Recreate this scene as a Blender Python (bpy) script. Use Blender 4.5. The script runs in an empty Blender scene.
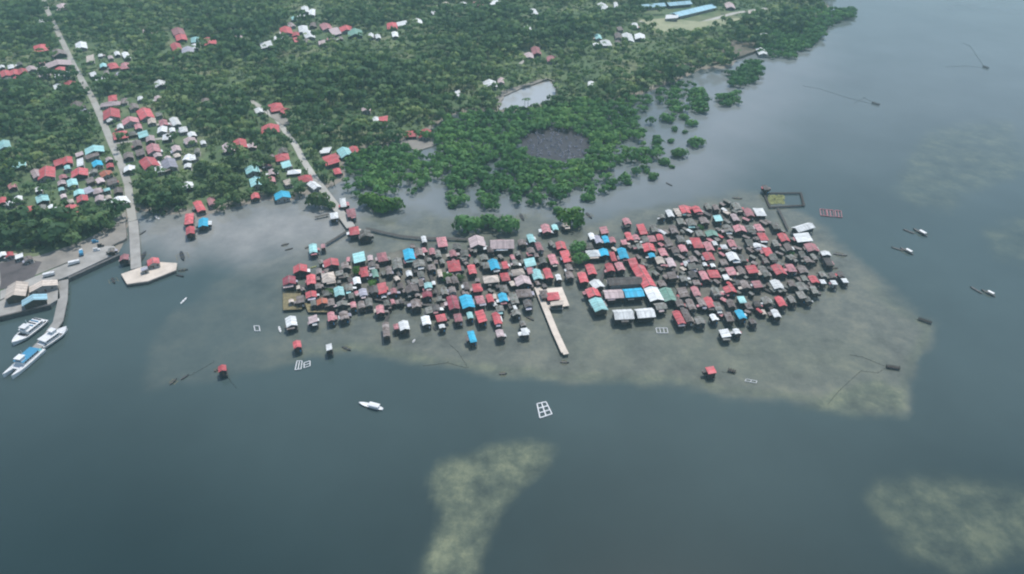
import bpy, math, random
import numpy as np
from mathutils import Vector

random.seed(7); rng = np.random.default_rng(7)
R = math.radians
sc = bpy.context.scene
col = sc.collection

# ------------------------------------------------------------------ camera
F, PITCH, H = 700.0, R(36.0), 250.0
CX, CY = 512.0, 287.0
SP, CP = math.sin(PITCH), math.cos(PITCH)
cam_d = bpy.data.cameras.new('camera'); cam = bpy.data.objects.new('camera', cam_d); col.objects.link(cam)
cam.location = (0, 0, H); cam.rotation_euler = (math.pi / 2 - PITCH, 0, 0)
cam_d.sensor_width = 36; cam_d.lens = 36 * F / 1024; cam_d.clip_start = 1; cam_d.clip_end = 20000
sc.camera = cam

# ------------------------------------------------------------------ sky, sun, exposure
SUN_EL, SUN_AZ = R(66), R(26)          # azimuth measured from +Y (away from the camera) towards +X
world = bpy.data.worlds.new('World'); sc.world = world; world.use_nodes = True
wn = world.node_tree.nodes; wl = world.node_tree.links
sky = wn.new('ShaderNodeTexSky'); sky.sky_type = 'NISHITA'; sky.sun_disc = False
sky.sun_elevation = SUN_EL; sky.sun_rotation = SUN_AZ
sky.air_density = 1.2; sky.dust_density = 1.2; sky.ozone_density = 1.5
wl.new(sky.outputs[0], wn['Background'].inputs[0]); wn['Background'].inputs[1].default_value = 0.135
sun_d = bpy.data.lights.new('sun', 'SUN'); sun_d.energy = 3.4; sun_d.angle = R(0.6); sun_d.color = (1, 0.955, 0.9)
sun = bpy.data.objects.new('sun', sun_d); col.objects.link(sun)
sv = Vector((math.sin(SUN_AZ) * math.cos(SUN_EL), math.cos(SUN_AZ) * math.cos(SUN_EL), math.sin(SUN_EL)))
sun.rotation_euler = sv.to_track_quat('Z', 'Y').to_euler(); sun.location = (0, 0, 400)
sc.view_settings.view_transform = 'Standard'; sc.view_settings.look = 'None'
sc.view_settings.exposure = 0.12; sc.view_settings.gamma = 1.0; sc.view_settings.use_curve_mapping = False
sc.render.engine = 'CYCLES'
sc.cycles.max_bounces = 5; sc.cycles.volume_bounces = 0; sc.cycles.transparent_max_bounces = 4
sc.cycles.filter_width = 2.1

# ------------------------------------------------------------------ pixel <-> place
def P(u, v, z=0.0):
    dx = (u - CX) / F; dy = (v - CY) / F
    t = (H - z) / (SP + dy * CP)
    return Vector((dx * t, (CP - dy * SP) * t, z))
def scale(v):                      # pixels per metre at image row v
    return F * (SP + (v - CY) / F * CP) / H
def fore(v):                       # foreshortening of the ground at image row v
    return math.sin(PITCH + math.atan((v - CY) / F))
def proj(x, y, z=0.0):
    zz = y * CP + (H - z) * SP
    return CX + F * x / zz, CY + F * ((H - z) * CP - y * SP) / zz

def sdf(px, py, poly):             # signed distance in pixels, positive inside
    poly = np.asarray(poly, float); d = np.full(px.shape, 1e18); inside = np.zeros(px.shape, bool)
    n = len(poly)
    for i in range(n):
        ax, ay = poly[i]; bx, by = poly[(i + 1) % n]
        ex, ey = bx - ax, by - ay
        wx, wy = px - ax, py - ay
        t = np.clip((wx * ex + wy * ey) / max(ex * ex + ey * ey, 1e-9), 0, 1)
        d = np.minimum(d, (wx - t * ex) ** 2 + (wy - t * ey) ** 2)
        c = (ay > py) != (by > py)
        inside ^= c & (px < ex * (py - ay) / (ey if ey else 1e-9) + ax)
    return np.sqrt(d) * np.where(inside, 1, -1)
def inpoly(u, v, poly):
    return bool(sdf(np.array([u], float), np.array([v], float), poly)[0] > 0)
def sst(a, b, x):
    t = np.clip((x - a) / (b - a), 0, 1); return t * t * (3 - 2 * t)

# ------------------------------------------------------------------ outlines read from the photograph (image points on the ground)
LAND = [(-260, 330), (0, 318), (48, 306), (60, 300), (68, 277), (118, 254), (127, 240), (129, 216), (142, 211), (165, 216), (186, 213), (198, 222), (212, 213),
        (240, 207), (262, 200), (282, 203), (300, 198), (318, 191), (335, 186), (345, 178), (345, 160), (365, 150), (385, 148), (395, 140), (425, 142),
        (430, 130), (450, 115), (490, 112), (520, 112), (560, 112), (600, 108), (640, 95), (680, 80), (700, 70), (730, 68), (745, 52), (770, 46), (800, 32),
        (815, 18), (830, 6), (815, 0), (830, -4), (900, -60), (940, -110), (-700, -110), (-700, 330)]
POND = [(501, 108), (500, 101), (516, 93), (534, 88), (548, 83), (554, 90), (552, 99), (524, 106)]
DARKPOND = [(519, 150), (524, 133), (545, 127), (565, 127), (588, 136), (591, 154), (572, 162), (540, 161)]
MANG = [
    [(345, 160), (365, 150), (385, 148), (395, 138), (430, 132), (431, 175), (420, 190), (405, 193), (385, 195), (362, 196), (345, 190)],
    [(435, 132), (450, 115), (520, 110), (640, 95), (652, 100), (655, 118), (660, 135), (665, 150), (642, 173), (612, 187), (592, 195), (547, 206), (515, 208), (480, 206),
     (453, 203), (443, 194), (438, 180), (434, 160)],
    [(655, 92), (690, 78), (704, 92), (707, 108), (694, 114), (680, 110), (672, 122), (664, 112)],
    [(726, 80), (732, 72), (755, 60), (763, 66), (758, 80), (738, 87)],
    [(714, 95), (722, 90), (730, 95), (738, 90), (741, 100), (732, 107), (722, 103)],
    [(762, 55), (790, 58), (800, 52), (812, 46), (823, 38), (824, 28), (850, 18), (858, 13), (853, 8), (838, 10), (815, 7), (790, 15), (750, 30)]]
GAPS = [[(487, 172), (490, 162), (497, 158), (498, 168), (488, 178)], [(649, 112), (656, 108), (662, 128), (676, 140), (668, 146), (656, 132)],
        [(460, 195), (466, 186), (470, 200)], [(500, 192), (506, 184), (508, 205), (500, 205)], [(540, 196), (546, 182), (552, 196)], [(614, 143), (634, 137), (644, 144), (640, 152), (622, 149)], [(640, 118), (648, 112), (652, 128), (658, 142), (648, 150), (642, 136)], [(600, 172), (618, 166), (640, 158), (632, 168), (612, 176)], [(470, 196), (476, 188), (480, 204), (472, 208)],
        [(616, 164), (630, 160), (626, 168)], [(432, 160), (436, 175), (445, 188), (430, 200), (429, 180)], [(680, 92), (686, 98), (690, 112), (684, 108)],
        [(572, 188), (588, 182), (584, 200), (570, 202)], [(523, 198), (529, 186), (533, 203)], [(398, 141), (414, 137), (432, 137), (435, 150), (425, 157), (412, 151)]]
SHALLOW = [(150, 387), (147, 345), (175, 310), (215, 284), (262, 262), (300, 238), (345, 225), (430, 212), (560, 222), (700, 200), (760, 190), (830, 235), (880, 285), (937, 325),
           (918, 362), (904, 410), (870, 414), (820, 407), (740, 396), (650, 386), (560, 381), (500, 375), (440, 370), (400, 358), (350, 352), (310, 360), (250, 376), (200, 386)]
TIDAL = [(128, 212), (190, 205), (240, 204), (300, 192), (345, 182), (352, 222), (345, 244), (310, 256), (285, 262), (240, 262), (200, 250), (185, 262), (150, 252), (128, 250)]
LAGOON = [(345, 195), (432, 170), (450, 200), (540, 200), (620, 178), (690, 142), (700, 90), (760, 60), (800, 60), (740, 130), (700, 180), (640, 205), (560, 222), (400, 232), (350, 222)]
REEFS = [([(428, 484), (438, 463), (470, 457), (500, 448), (530, 443), (553, 450), (548, 466), (518, 488), (500, 516), (488, 545), (474, 582), (420, 590), (430, 545), (438, 512)], 7, 1.0),
         ([(868, 500), (876, 482), (905, 476), (960, 480), (1030, 492), (1080, 500), (1080, 560), (1000, 562), (960, 574), (915, 556), (885, 528)], 12, .62),
         ([(893, 190), (905, 165), (930, 130), (1010, 122), (1030, 170), (960, 196), (952, 208), (915, 204)], 9, .42), ([(985, 232), (1024, 218), (1080, 225), (1060, 262), (1000, 255)], 9, .4),
         ([(800, 408), (840, 385), (880, 376), (905, 392), (902, 412), (860, 414)], 8, .9), ([(380, 352), (460, 360), (520, 368), (640, 378), (720, 388), (640, 386), (500, 376), (420, 364)], 5, .5),
         ([(660, 330), (800, 330), (880, 345), (890, 385), (760, 390), (640, 376)], 25, .3), ([(560, 330), (640, 330), (640, 380), (570, 376)], 15, .22)]
LANDN = np.array(LAND, float)

def ground_h(x, y):
    x = np.asarray(x, float); y = np.asarray(y, float)
    u, v = proj(x, y)
    d = sdf(u, v, LAND) * (1000.0 / np.maximum(y, 200)) ** -1 * 2.0      # about metres
    for hole in (POND, DARKPOND):
        d = np.minimum(d, -sdf(u, v, hole) * 1.5)
    return np.where(d > 0, 1.7 * sst(0, 14, d) + 0.004 * np.clip(y - 420, 0, 900) * sst(0, 60, d), -1.4 * sst(0, 8, -d))
def gh(x, y): return float(ground_h(np.array([x]), np.array([y]))[0])
def PG(u, v):                       # image point -> place on the ground
    p = P(u, v, 0)
    for _ in range(3): p = P(u, v, max(gh(p.x, p.y), 0.0))
    return p

# ------------------------------------------------------------------ materials
def lin(r, g, b): return tuple((c / 255 / 12.92) if c < 10.3 else ((c / 255 + .055) / 1.055) ** 2.4 for c in (r, g, b))
MATS = {}
def new_mat(name):
    m = bpy.data.materials.new(name); m.use_nodes = True
    return m, m.node_tree.nodes, m.node_tree.links, m.node_tree.nodes['Principled BSDF']
def nd(n, t, **kw):
    o = n.new(t)
    for k, v in kw.items(): setattr(o, k, v)
    return o
def mixc(n, l, a, b, fac, mode='MIX'):
    m = nd(n, 'ShaderNodeMix', data_type='RGBA', blend_type=mode)
    for i, s in ((0, fac), (6, a), (7, b)):
        if hasattr(s, 'links'): l.new(s, m.inputs[i])
        elif i == 0: m.inputs[0].default_value = s
        else: m.inputs[i].default_value = (*s, 1) if len(s) == 3 else s
    return m.outputs[2]
def ramp(n, l, src, *stops):
    r = nd(n, 'ShaderNodeValToRGB'); l.new(src, r.inputs[0]); e = r.color_ramp.elements
    while len(e) < len(stops): e.new(.5)
    for el, (p, c) in zip(e, stops): el.position = p; el.color = (*c, 1) if not isinstance(c, (int, float)) else (c, c, c, 1)
    return r.outputs[0]
def noise(n, l, vec, s, detail=4, rough=.55):
    t = nd(n, 'ShaderNodeTexNoise'); t.inputs['Scale'].default_value = s; t.inputs['Detail'].default_value = detail; t.inputs['Roughness'].default_value = rough
    if vec is not None: l.new(vec, t.inputs['Vector'])
    return t.outputs[0]
def plain(name, c, var=.18, sc_=.6, rough=.85, c2=None, bump=0.0):
    if name in MATS: return MATS[name]
    m, n, l, b = new_mat(name)
    tc = nd(n, 'ShaderNodeTexCoord'); oi = nd(n, 'ShaderNodeObjectInfo')
    add = nd(n, 'ShaderNodeVectorMath', operation='ADD'); l.new(tc.outputs['Object'], add.inputs[0]); l.new(oi.outputs['Random'], add.inputs[1])
    f = noise(n, l, add.outputs[0], sc_, 6, .65)
    d = tuple(x * (1 - var * 1.6) for x in c) if c2 is None else c2
    e = tuple(min(x * (1 + var), .95) for x in c)
    base = ramp(n, l, f, (.3, d), (.52, c), (.72, e))
    rv = ramp(n, l, oi.outputs['Random'], (0, 1 - var), (1, 1 + var * .6))
    l.new(mixc(n, l, base, rv, 1.0, 'MULTIPLY'), b.inputs['Base Color'])
    b.inputs['Roughness'].default_value = rough
    if bump:
        bp = nd(n, 'ShaderNodeBump'); bp.inputs['Strength'].default_value = bump; l.new(f, bp.inputs['Height']); l.new(bp.outputs[0], b.inputs['Normal'])
    MATS[name] = m; return m
def roofmat(name, c, rust=.25, fade=.35, lo=.62):
    if name in MATS: return MATS[name]
    m, n, l, b = new_mat(name)
    tc = nd(n, 'ShaderNodeTexCoord'); oi = nd(n, 'ShaderNodeObjectInfo')
    mul = nd(n, 'ShaderNodeMath', operation='MULTIPLY'); l.new(oi.outputs['Random'], mul.inputs[0]); mul.inputs[1].default_value = 83
    add = nd(n, 'ShaderNodeVectorMath', operation='ADD'); l.new(tc.outputs['Object'], add.inputs[0]); l.new(mul.outputs[0], add.inputs[1])
    n1 = noise(n, l, add.outputs[0], .28, 3, .5); n2 = noise(n, l, add.outputs[0], .55, 6, .7)
    g = tuple(.55 * x + .45 * y for x, y in zip(c, (.42, .39, .38)))
    base = mixc(n, l, c, g, ramp(n, l, n1, (.40, 0.0), (.62, min(1, fade * 1.5))))
    base = mixc(n, l, base, (.105, .07, .055), ramp(n, l, n2, (.50, 0.0), (.62, min(1, rust * 1.7))))
    # sheets of slightly different age across the roof
    sep = nd(n, 'ShaderNodeSeparateXYZ'); l.new(tc.outputs['Object'], sep.inputs[0])
    sn = nd(n, 'ShaderNodeMath', operation='SNAP'); l.new(sep.outputs[1], sn.inputs[0]); sn.inputs[1].default_value = .82
    ad = nd(n, 'ShaderNodeMath', operation='ADD'); l.new(sn.outputs[0], ad.inputs[0]); l.new(mul.outputs[0], ad.inputs[1])
    wnz = nd(n, 'ShaderNodeTexWhiteNoise', noise_dimensions='1D'); l.new(ad.outputs[0], wnz.inputs['W'])
    sh = ramp(n, l, wnz.outputs[0], (0, .74), (1, 1.1))
    base = mixc(n, l, base, sh, 1.0, 'MULTIPLY')
    rv = ramp(n, l, oi.outputs['Random'], (0, lo), (.5, .97), (1, 1.18))
    base = mixc(n, l, base, rv, 1.0, 'MULTIPLY')
    l.new(base, b.inputs['Base Color']); b.inputs['Roughness'].default_value = .62; b.inputs['Specular IOR Level'].default_value = .25
    w = nd(n, 'ShaderNodeTexWave', wave_type='BANDS', bands_direction='Y'); w.inputs['Scale'].default_value = 1.6; l.new(tc.outputs['Object'], w.inputs[0])
    bp = nd(n, 'ShaderNodeBump'); bp.inputs['Strength'].default_value = .35; bp.inputs['Distance'].default_value = .05; l.new(w.outputs[0], bp.inputs['Height']); l.new(bp.outputs[0], b.inputs['Normal'])
    MATS[name] = m; return m
ROOF = {  # colour key: (material, word)
    'r': (roofmat('roof_red', (.60, .11, .125), .25, .3, .78), 'red'), 'm': (roofmat('roof_maroon', (.34, .06, .09), .3, .3), 'maroon'),
    'p': (roofmat('roof_pink', (.56, .23, .25), .35, .45), 'faded pink'), 'o': (roofmat('roof_orange', (.50, .15, .085), .25, .3), 'orange red'),
    'b': (roofmat('roof_blue', (.035, .40, .60), .06, .12, .88), 'bright blue'), 't': (roofmat('roof_teal', (.34, .66, .65), .15, .3, .88), 'pale teal'),
    'w': (roofmat('roof_white', (.76, .79, .78), .15, .15, .88), 'white'), 'c': (roofmat('roof_cream', (.62, .54, .46), .2, .25, .78), 'cream'),
    'l': (roofmat('roof_palepink', (.56, .45, .45), .2, .3, .78), 'pale pink'), 'a': (roofmat('roof_mauve', (.215, .18, .165), .75, .55), 'mauve brown'),
    'g': (roofmat('roof_grey', (.18, .195, .168), .75, .6), 'grey'), 'n': (roofmat('roof_green', (.16, .33, .26), .2, .3), 'dull green'),
    'd': (roofmat('roof_dark', (.085, .085, .08), .5, .3), 'dark grey'), 'k': (roofmat('roof_paleblue', (.33, .58, .68), .12, .25, .88), 'pale blue'), 'v': (roofmat('roof_lavender', (.42, .42, .49), .2, .3), 'lavender grey')}
M_WALL = [plain('wall_timber', (.05, .041, .034), .3), plain('wall_bamboo', (.08, .066, .048), .3), plain('wall_grey', (.065, .065, .064), .25), plain('wall_plaster', (.33, .32, .3), .2)]
M_WOOD = plain('dark_timber', (.04, .034, .029), .3, .8); M_PLANK = plain('weathered_planks', (.085, .08, .073), .35, 1.3); M_BAMBOO = plain('bamboo', (.27, .23, .12), .3, .5)
M_GLASS = plain('dark_opening', (.02, .023, .025), .1, rough=.4); M_DOOR = plain('door_timber', (.14, .09, .06), .2)
M_CONC = plain('concrete', (.35, .34, .315), .2, .12, c2=(.24, .23, .21)); M_CREAM = plain('cream_concrete', (.66, .58, .49), .12, .15, c2=(.5, .44, .37)); M_SEAWALL = plain('seawall_stone', (.11, .105, .10), .3, .5)
M_ROAD = plain('pale_concrete_road', (.42, .41, .37), .15, .06, c2=(.31, .3, .26)); M_SAND = plain('sand', (.27, .25, .22), .2, .06, c2=(.17, .16, .145))
M_WHITE = plain('white_paint', (.72, .73, .73), .08, .8, .45); M_BLUE = plain('blue_paint', (.05, .25, .42), .1, .8, .45); M_TEALP = plain('teal_paint', (.12, .42, .45), .1, .8, .45)
M_REDP = plain('red_paint', (.45, .07, .08), .1, .8, .45); M_BLACK = plain('dark_paint', (.028, .03, .034), .2, .8, .5); M_TYRE = plain('rubber', (.02, .02, .02), .1)
M_RUBBLE = plain('rubble_fill', (.19, .185, .15), .35, .11, c2=(.095, .095, .08), bump=.6)
M_MUD = plain('dark_mud', (.024, .026, .038), .6, .16, .6, c2=(.007, .008, .013)); M_DEAD = plain('dead_wood', (.46, .46, .54), .4, .3)
M_NET = plain('net', (.05, .055, .05), .2); M_BARK = plain('bark', (.085, .066, .05), .3, 1.0); M_WEED = plain('pond_weed', (.25, .27, .10), .3, .3)
M_SOIL = plain('bare_soil', (.19, .165, .125), .3, .1, c2=(.09, .10, .06))
M_FIELD = plain('field_grass', (.27, .28, .17), .2, .04, c2=(.15, .19, .10))

def leafmat(name, dark, mid, light):
    m, n, l, b = new_mat(name)
    at = nd(n, 'ShaderNodeAttribute', attribute_name='tint'); oi = nd(n, 'ShaderNodeObjectInfo')
    base = ramp(n, l, at.outputs['Fac'], (0, dark), (.5, mid), (1, light))
    rv = ramp(n, l, oi.outputs['Random'], (0, .8), (1, 1.2))
    lc = mixc(n, l, base, rv, 1.0, 'MULTIPLY'); l.new(lc, b.inputs['Base Color'])
    tr = nd(n, 'ShaderNodeBsdfTranslucent'); l.new(mixc(n, l, lc, (1.15, 1.2, .8), 1.0, 'MULTIPLY'), tr.inputs[0]); ms = nd(n, 'ShaderNodeMixShader'); ms.inputs[0].default_value = .34
    l.new(b.outputs[0], ms.inputs[1]); l.new(tr.outputs[0], ms.inputs[2]); l.new(ms.outputs[0], n['Material Output'].inputs['Surface'])
    b.inputs['Roughness'].default_value = .65; b.inputs['Specular IOR Level'].default_value = .2
    # leaves lie along the crown's surface: shade them mostly by the crown's own roundness
    an = nd(n, 'ShaderNodeAttribute', attribute_name='crown_normal'); vt = nd(n, 'ShaderNodeVectorTransform', vector_type='NORMAL', convert_from='OBJECT', convert_to='WORLD'); l.new(an.outputs['Vector'], vt.inputs[0])
    g = nd(n, 'ShaderNodeNewGeometry'); mx = nd(n, 'ShaderNodeMix', data_type='VECTOR'); mx.inputs[0].default_value = .68; l.new(g.outputs['Normal'], mx.inputs[4]); l.new(vt.outputs[0], mx.inputs[5])
    nz = nd(n, 'ShaderNodeVectorMath', operation='NORMALIZE'); l.new(mx.outputs[1], nz.inputs[0]); l.new(nz.outputs[0], b.inputs['Normal'])
    MATS[name] = m; return m
L_FOREST = leafmat('forest_leaves', (.048, .104, .046), (.09, .162, .066), (.20, .265, .105))
L_MANG = leafmat('mangrove_leaves', (.055, .15, .058), (.105, .245, .082), (.19, .35, .11))
L_BUSH = leafmat('bright_leaves', (.055, .14, .03), (.10, .23, .05), (.18, .32, .075))

# ------------------------------------------------------------------ mesh helpers
class MB:
    def __init__(s): s.v = []; s.f = []
    def add(s, vs, fs):
        o = len(s.v); s.v += [tuple(p) for p in vs]; s.f += [tuple(i + o for i in f) for f in fs]; return s
    def box(s, x0, x1, y0, y1, z0, z1):
        return s.add([(x0, y0, z0), (x1, y0, z0), (x1, y1, z0), (x0, y1, z0), (x0, y0, z1), (x1, y0, z1), (x1, y1, z1), (x0, y1, z1)],
                     [(0, 3, 2, 1), (4, 5, 6, 7), (0, 1, 5, 4), (1, 2, 6, 5), (2, 3, 7, 6), (3, 0, 4, 7)])
    def prism(s, sec, y0, y1):      # section (x,z) list, counter-clockwise, swept along y
        n = len(sec)
        return s.add([(x, y0, z) for x, z in sec] + [(x, y1, z) for x, z in sec],
                     [tuple(range(n)), tuple(range(2 * n - 1, n - 1, -1))] + [(i, i + n, (i + 1) % n + n, (i + 1) % n) for i in range(n)])
    def bar(s, a, b, r, n=5, r2=None):
        a, b = Vector(a), Vector(b); d = (b - a).normalized(); r2 = r if r2 is None else r2
        e = d.cross(Vector((0, 0, 1)) if abs(d.z) < .9 else Vector((1, 0, 0))).normalized(); g = d.cross(e)
        vs = [p + (e * math.cos(2 * math.pi * i / n) + g * math.sin(2 * math.pi * i / n)) * rr for p, rr in ((a, r), (b, r2)) for i in range(n)]
        return s.add(vs, [(i, (i + 1) % n, (i + 1) % n + n, i + n) for i in range(n)] + [tuple(range(n - 1, -1, -1)), tuple(range(n, 2 * n))])
    def slab(s, pts, z0, z1):       # outline (x,y) extruded
        n = len(pts)
        ar = sum(pts[i][0] * pts[(i + 1) % n][1] - pts[(i + 1) % n][0] * pts[i][1] for i in range(n))
        if ar < 0: pts = pts[::-1]
        return s.add([(x, y, z0) for x, y in pts] + [(x, y, z1) for x, y in pts], [tuple(range(n, 2 * n)), tuple(range(n - 1, -1, -1))] + [(i, (i + 1) % n, (i + 1) % n + n, i + n) for i in range(n)])
    def mesh(s, name):
        me = bpy.data.meshes.new(name); me.from_pydata(s.v, [], s.f); me.update(); return me
    def build(s, name, mat, parent=None):
        return link(name, s.mesh(name), mat, parent)
def link(name, me, mat, parent=None, loc=None):
    o = bpy.data.objects.new(name, me); col.objects.link(o)
    if mat is not None:
        if not me.materials: me.materials.append(None)
        o.material_slots[0].link = 'OBJECT'; o.material_slots[0].material = mat
    if parent is not None: o.parent = parent
    if loc is not None: o.location = loc
    return o
def empty(name, loc, rz=0.0):
    o = bpy.data.objects.new(name, None); o.empty_display_size = 1; col.objects.link(o); o.location = loc; o.rotation_euler = (0, 0, rz); return o
def tag(o, label=None, cat=None, group=None, kind=None):
    if label: o['label'] = label
    if cat: o['category'] = cat
    if group: o['group'] = group
    if kind: o['kind'] = kind
    return o
def np_mesh(name, V, Q, tint=None, nrm=None):
    me = bpy.data.meshes.new(name); k = Q.shape[1]
    me.vertices.add(len(V)); me.vertices.foreach_set('co', np.ascontiguousarray(V, np.float32).ravel())
    me.loops.add(Q.size); me.loops.foreach_set('vertex_index', np.ascontiguousarray(Q, np.int32).ravel())
    me.polygons.add(len(Q)); me.polygons.foreach_set('loop_start', np.arange(0, Q.size, k, dtype=np.int32))
    me.update(calc_edges=True)
    if tint is not None:
        a = me.attributes.new('tint', 'FLOAT', 'POINT'); a.data.foreach_set('value', np.ascontiguousarray(tint, np.float32))
    if nrm is not None:
        a = me.attributes.new('crown_normal', 'FLOAT_VECTOR', 'POINT'); a.data.foreach_set('vector', np.ascontiguousarray(nrm, np.float32).ravel())
    return me
ORD = ['first', 'second', 'third', 'fourth', 'fifth', 'sixth', 'seventh', 'eighth', 'ninth', 'tenth', 'eleventh', 'twelfth', 'thirteenth', 'fourteenth', 'fifteenth', 'sixteenth',
       'seventeenth', 'eighteenth', 'nineteenth', 'twentieth']

# ------------------------------------------------------------------ the sheets: sea and land
def grid_mesh(name, xs, ys, zfun):
    X, Y = np.meshgrid(xs, ys); Z = zfun(X, Y)
    V = np.stack([X, Y, Z], -1).reshape(-1, 3); nx, ny = len(xs), len(ys)
    i = np.arange(nx * ny).reshape(ny, nx)
    Q = np.stack([i[:-1, :-1], i[:-1, 1:], i[1:, 1:], i[1:, :-1]], -1).reshape(-1, 4)
    me = np_mesh(name, V, Q); me.polygons.foreach_set('use_smooth', np.ones(len(Q), bool)); return me, X, Y
def axis(*seg):
    out = []
    for a, b, s in seg: out.append(np.arange(a, b, s))
    return np.concatenate(out + [[seg[-1][1]]])
XS = axis((-6000, -2000, 1000), (-2000, -900, 100), (-900, -460, 8), (-460, 460, 3), (460, 900, 8), (900, 2000, 100), (2000, 6000, 1000))
YS = axis((-3000, -200, 700), (-200, 120, 40), (120, 560, 3), (560, 1100, 6), (1100, 1500, 20), (1500, 3000, 250), (3000, 9000, 1500))
me, X, Y = grid_mesh('sea', XS, YS, lambda x, y: np.zeros_like(x))
front = Y * CP + H * SP > 30
Yc = np.where(front, Y, 120.0); U, V_ = proj(X, Yc)
wob = 3.0 * np.sin(X * .06 + 1.7 * np.sin(Y * .035)) + 2.2 * np.sin(Y * .09 + 1.1 * np.sin(X * .05 + 2)) + 1.5 * np.sin(X * .17 + Y * .13) + 1.6 * np.sin(X * .33 + 2 * np.sin(Y * .21)) * np.sin(Y * .37 + 1.5 * np.sin(X * .19))
s_sh = sst(-6, 7, sdf(U, V_, SHALLOW) + wob * 1.1); s_edge = np.exp(-((sdf(U, V_, SHALLOW) + wob * .5 - 5) / 6.0) ** 2) * s_sh
s_ti = sst(-20, 26, sdf(U, V_, TIDAL) + wob); s_la = sst(-70, 45, sdf(U, V_, LAGOON) + wob * 1.5)
s_re = np.zeros_like(U)
for poly, soft, amt in REEFS: s_re = np.maximum(s_re, amt * sst(-soft, soft, sdf(U, V_, poly) + wob * .6))
s_re = np.maximum(s_re, s_edge * .7 * sst(255, 330, V_) * sst(240, 360, U))
wl2 = np.sin(X * .011 + 1.3 * np.sin(Y * .009)) + np.sin(Y * .014 + 1.1 * np.sin(X * .008 + 2)) + .6 * np.sin(X * .031 + Y * .022)
left_f = .42 + .58 * sst(225, 320, U); s_sh *= left_f * (.84 + .08 * wl2 * (1 - sst(300, 420, U)) + .16 * sst(300, 420, U))
s_dep_sheen = np.clip(sst(120, 285, Y + 12 * wl2) * .5 + sst(360, 720, Y + 10 * wl2) * .5, 0, 1)  # near water darker, far water lighter: depth plus vignetting and sky reflection painted in
da = me.attributes.new('depth_sheen', 'FLOAT', 'POINT'); da.data.foreach_set('value', (s_dep_sheen * front).astype(np.float32).ravel())
ca = me.color_attributes.new('bottom', 'FLOAT_COLOR', 'POINT')
ca.data.foreach_set('color', np.stack([s_sh * front, s_re * front, s_ti * front, s_la * front], -1).astype(np.float32).ravel())
m, n, l, b = new_mat('sea_water'); MATS['sea'] = m
at = nd(n, 'ShaderNodeAttribute', attribute_name='bottom'); sp = nd(n, 'ShaderNodeSeparateColor'); l.new(at.outputs['Color'], sp.inputs[0])
tc = nd(n, 'ShaderNodeTexCoord')
nb = noise(n, l, tc.outputs['Object'], .012, 4, .6); nf = noise(n, l, tc.outputs['Object'], .05, 8, .75); nr = noise(n, l, tc.outputs['Object'], .06, 8, .72)
atd = nd(n, 'ShaderNodeAttribute', attribute_name='depth_sheen')
deep = ramp(n, l, atd.outputs['Fac'], (0, (.014, .030, .031)), (.5, (.058, .088, .087)), (1, (.122, .147, .146)))  # open water tone by distance, with sky reflection included in the colour
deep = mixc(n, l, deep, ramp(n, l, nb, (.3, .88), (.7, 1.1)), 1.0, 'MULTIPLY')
shal = ramp(n, l, nf, (.34, (.085, .095, .082)), (.5, (.13, .143, .12)), (.66, (.19, .195, .15)))
reef = ramp(n, l, nr, (.36, (.055, .073, .06)), (.5, (.108, .132, .094)), (.64, (.20, .222, .14)))
tid = ramp(n, l, nf, (.3, (.22, .22, .21)), (.7, (.36, .355, .33)))
def mfac(src, k):
    x = nd(n, 'ShaderNodeMath', operation='MULTIPLY', use_clamp=True); l.new(src, x.inputs[0])
    if hasattr(k, 'links'): l.new(k, x.inputs[1])
    else: x.inputs[1].default_value = k
    return x.outputs[0]
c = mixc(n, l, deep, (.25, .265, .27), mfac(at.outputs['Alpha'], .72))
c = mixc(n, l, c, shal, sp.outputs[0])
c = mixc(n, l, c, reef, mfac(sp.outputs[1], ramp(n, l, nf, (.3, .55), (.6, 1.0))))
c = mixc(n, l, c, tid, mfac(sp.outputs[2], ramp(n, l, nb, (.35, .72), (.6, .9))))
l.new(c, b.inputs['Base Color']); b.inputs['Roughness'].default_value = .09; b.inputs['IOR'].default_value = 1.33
nw = noise(n, l, tc.outputs['Object'], .9, 5, .6); bp = nd(n, 'ShaderNodeBump'); bp.inputs['Strength'].default_value = .16; bp.inputs['Distance'].default_value = .1
l.new(nw, bp.inputs['Height']); l.new(bp.outputs[0], b.inputs['Normal'])
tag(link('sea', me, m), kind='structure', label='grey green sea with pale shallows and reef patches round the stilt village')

XL = axis((-6000, -2000, 1000), (-2000, -1000, 50), (-1000, 700, 5), (700, 2000, 100), (2000, 6000, 1000))
YL = axis((280, 620, 4), (620, 1300, 7), (1300, 3000, 150), (3000, 9000, 1500))
def landz(x, y):
    yy = np.minimum(y, 1480.0); return np.where((y > 1480) & (x > 950), -2, ground_h(np.where(y > 1480, x * yy / y, x), yy))
me, X, Y = grid_mesh('land', XL, YL, landz)
m, n, l, b = new_mat('land_soil'); tc = nd(n, 'ShaderNodeTexCoord')
na = noise(n, l, tc.outputs['Object'], .02, 5, .6); nb = noise(n, l, tc.outputs['Object'], .15, 5, .7)
c = ramp(n, l, na, (.34, (.06, .115, .05)), (.52, (.11, .16, .075)), (.7, (.20, .21, .12)))
c = mixc(n, l, c, ramp(n, l, nb, (.3, .7), (.7, 1.15)), 1.0, 'MULTIPLY')
geo = nd(n, 'ShaderNodeNewGeometry'); sz = nd(n, 'ShaderNodeSeparateXYZ'); l.new(geo.outputs['Position'], sz.inputs[0])
c = mixc(n, l, (.24, .215, .18), c, ramp(n, l, sz.outputs[2], (.25, 0), (1, 1)))
l.new(c, b.inputs['Base Color']); b.inputs['Roughness'].default_value = .95
tag(link('land', me, m), kind='structure', label='low green coastal land under the trees')

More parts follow.
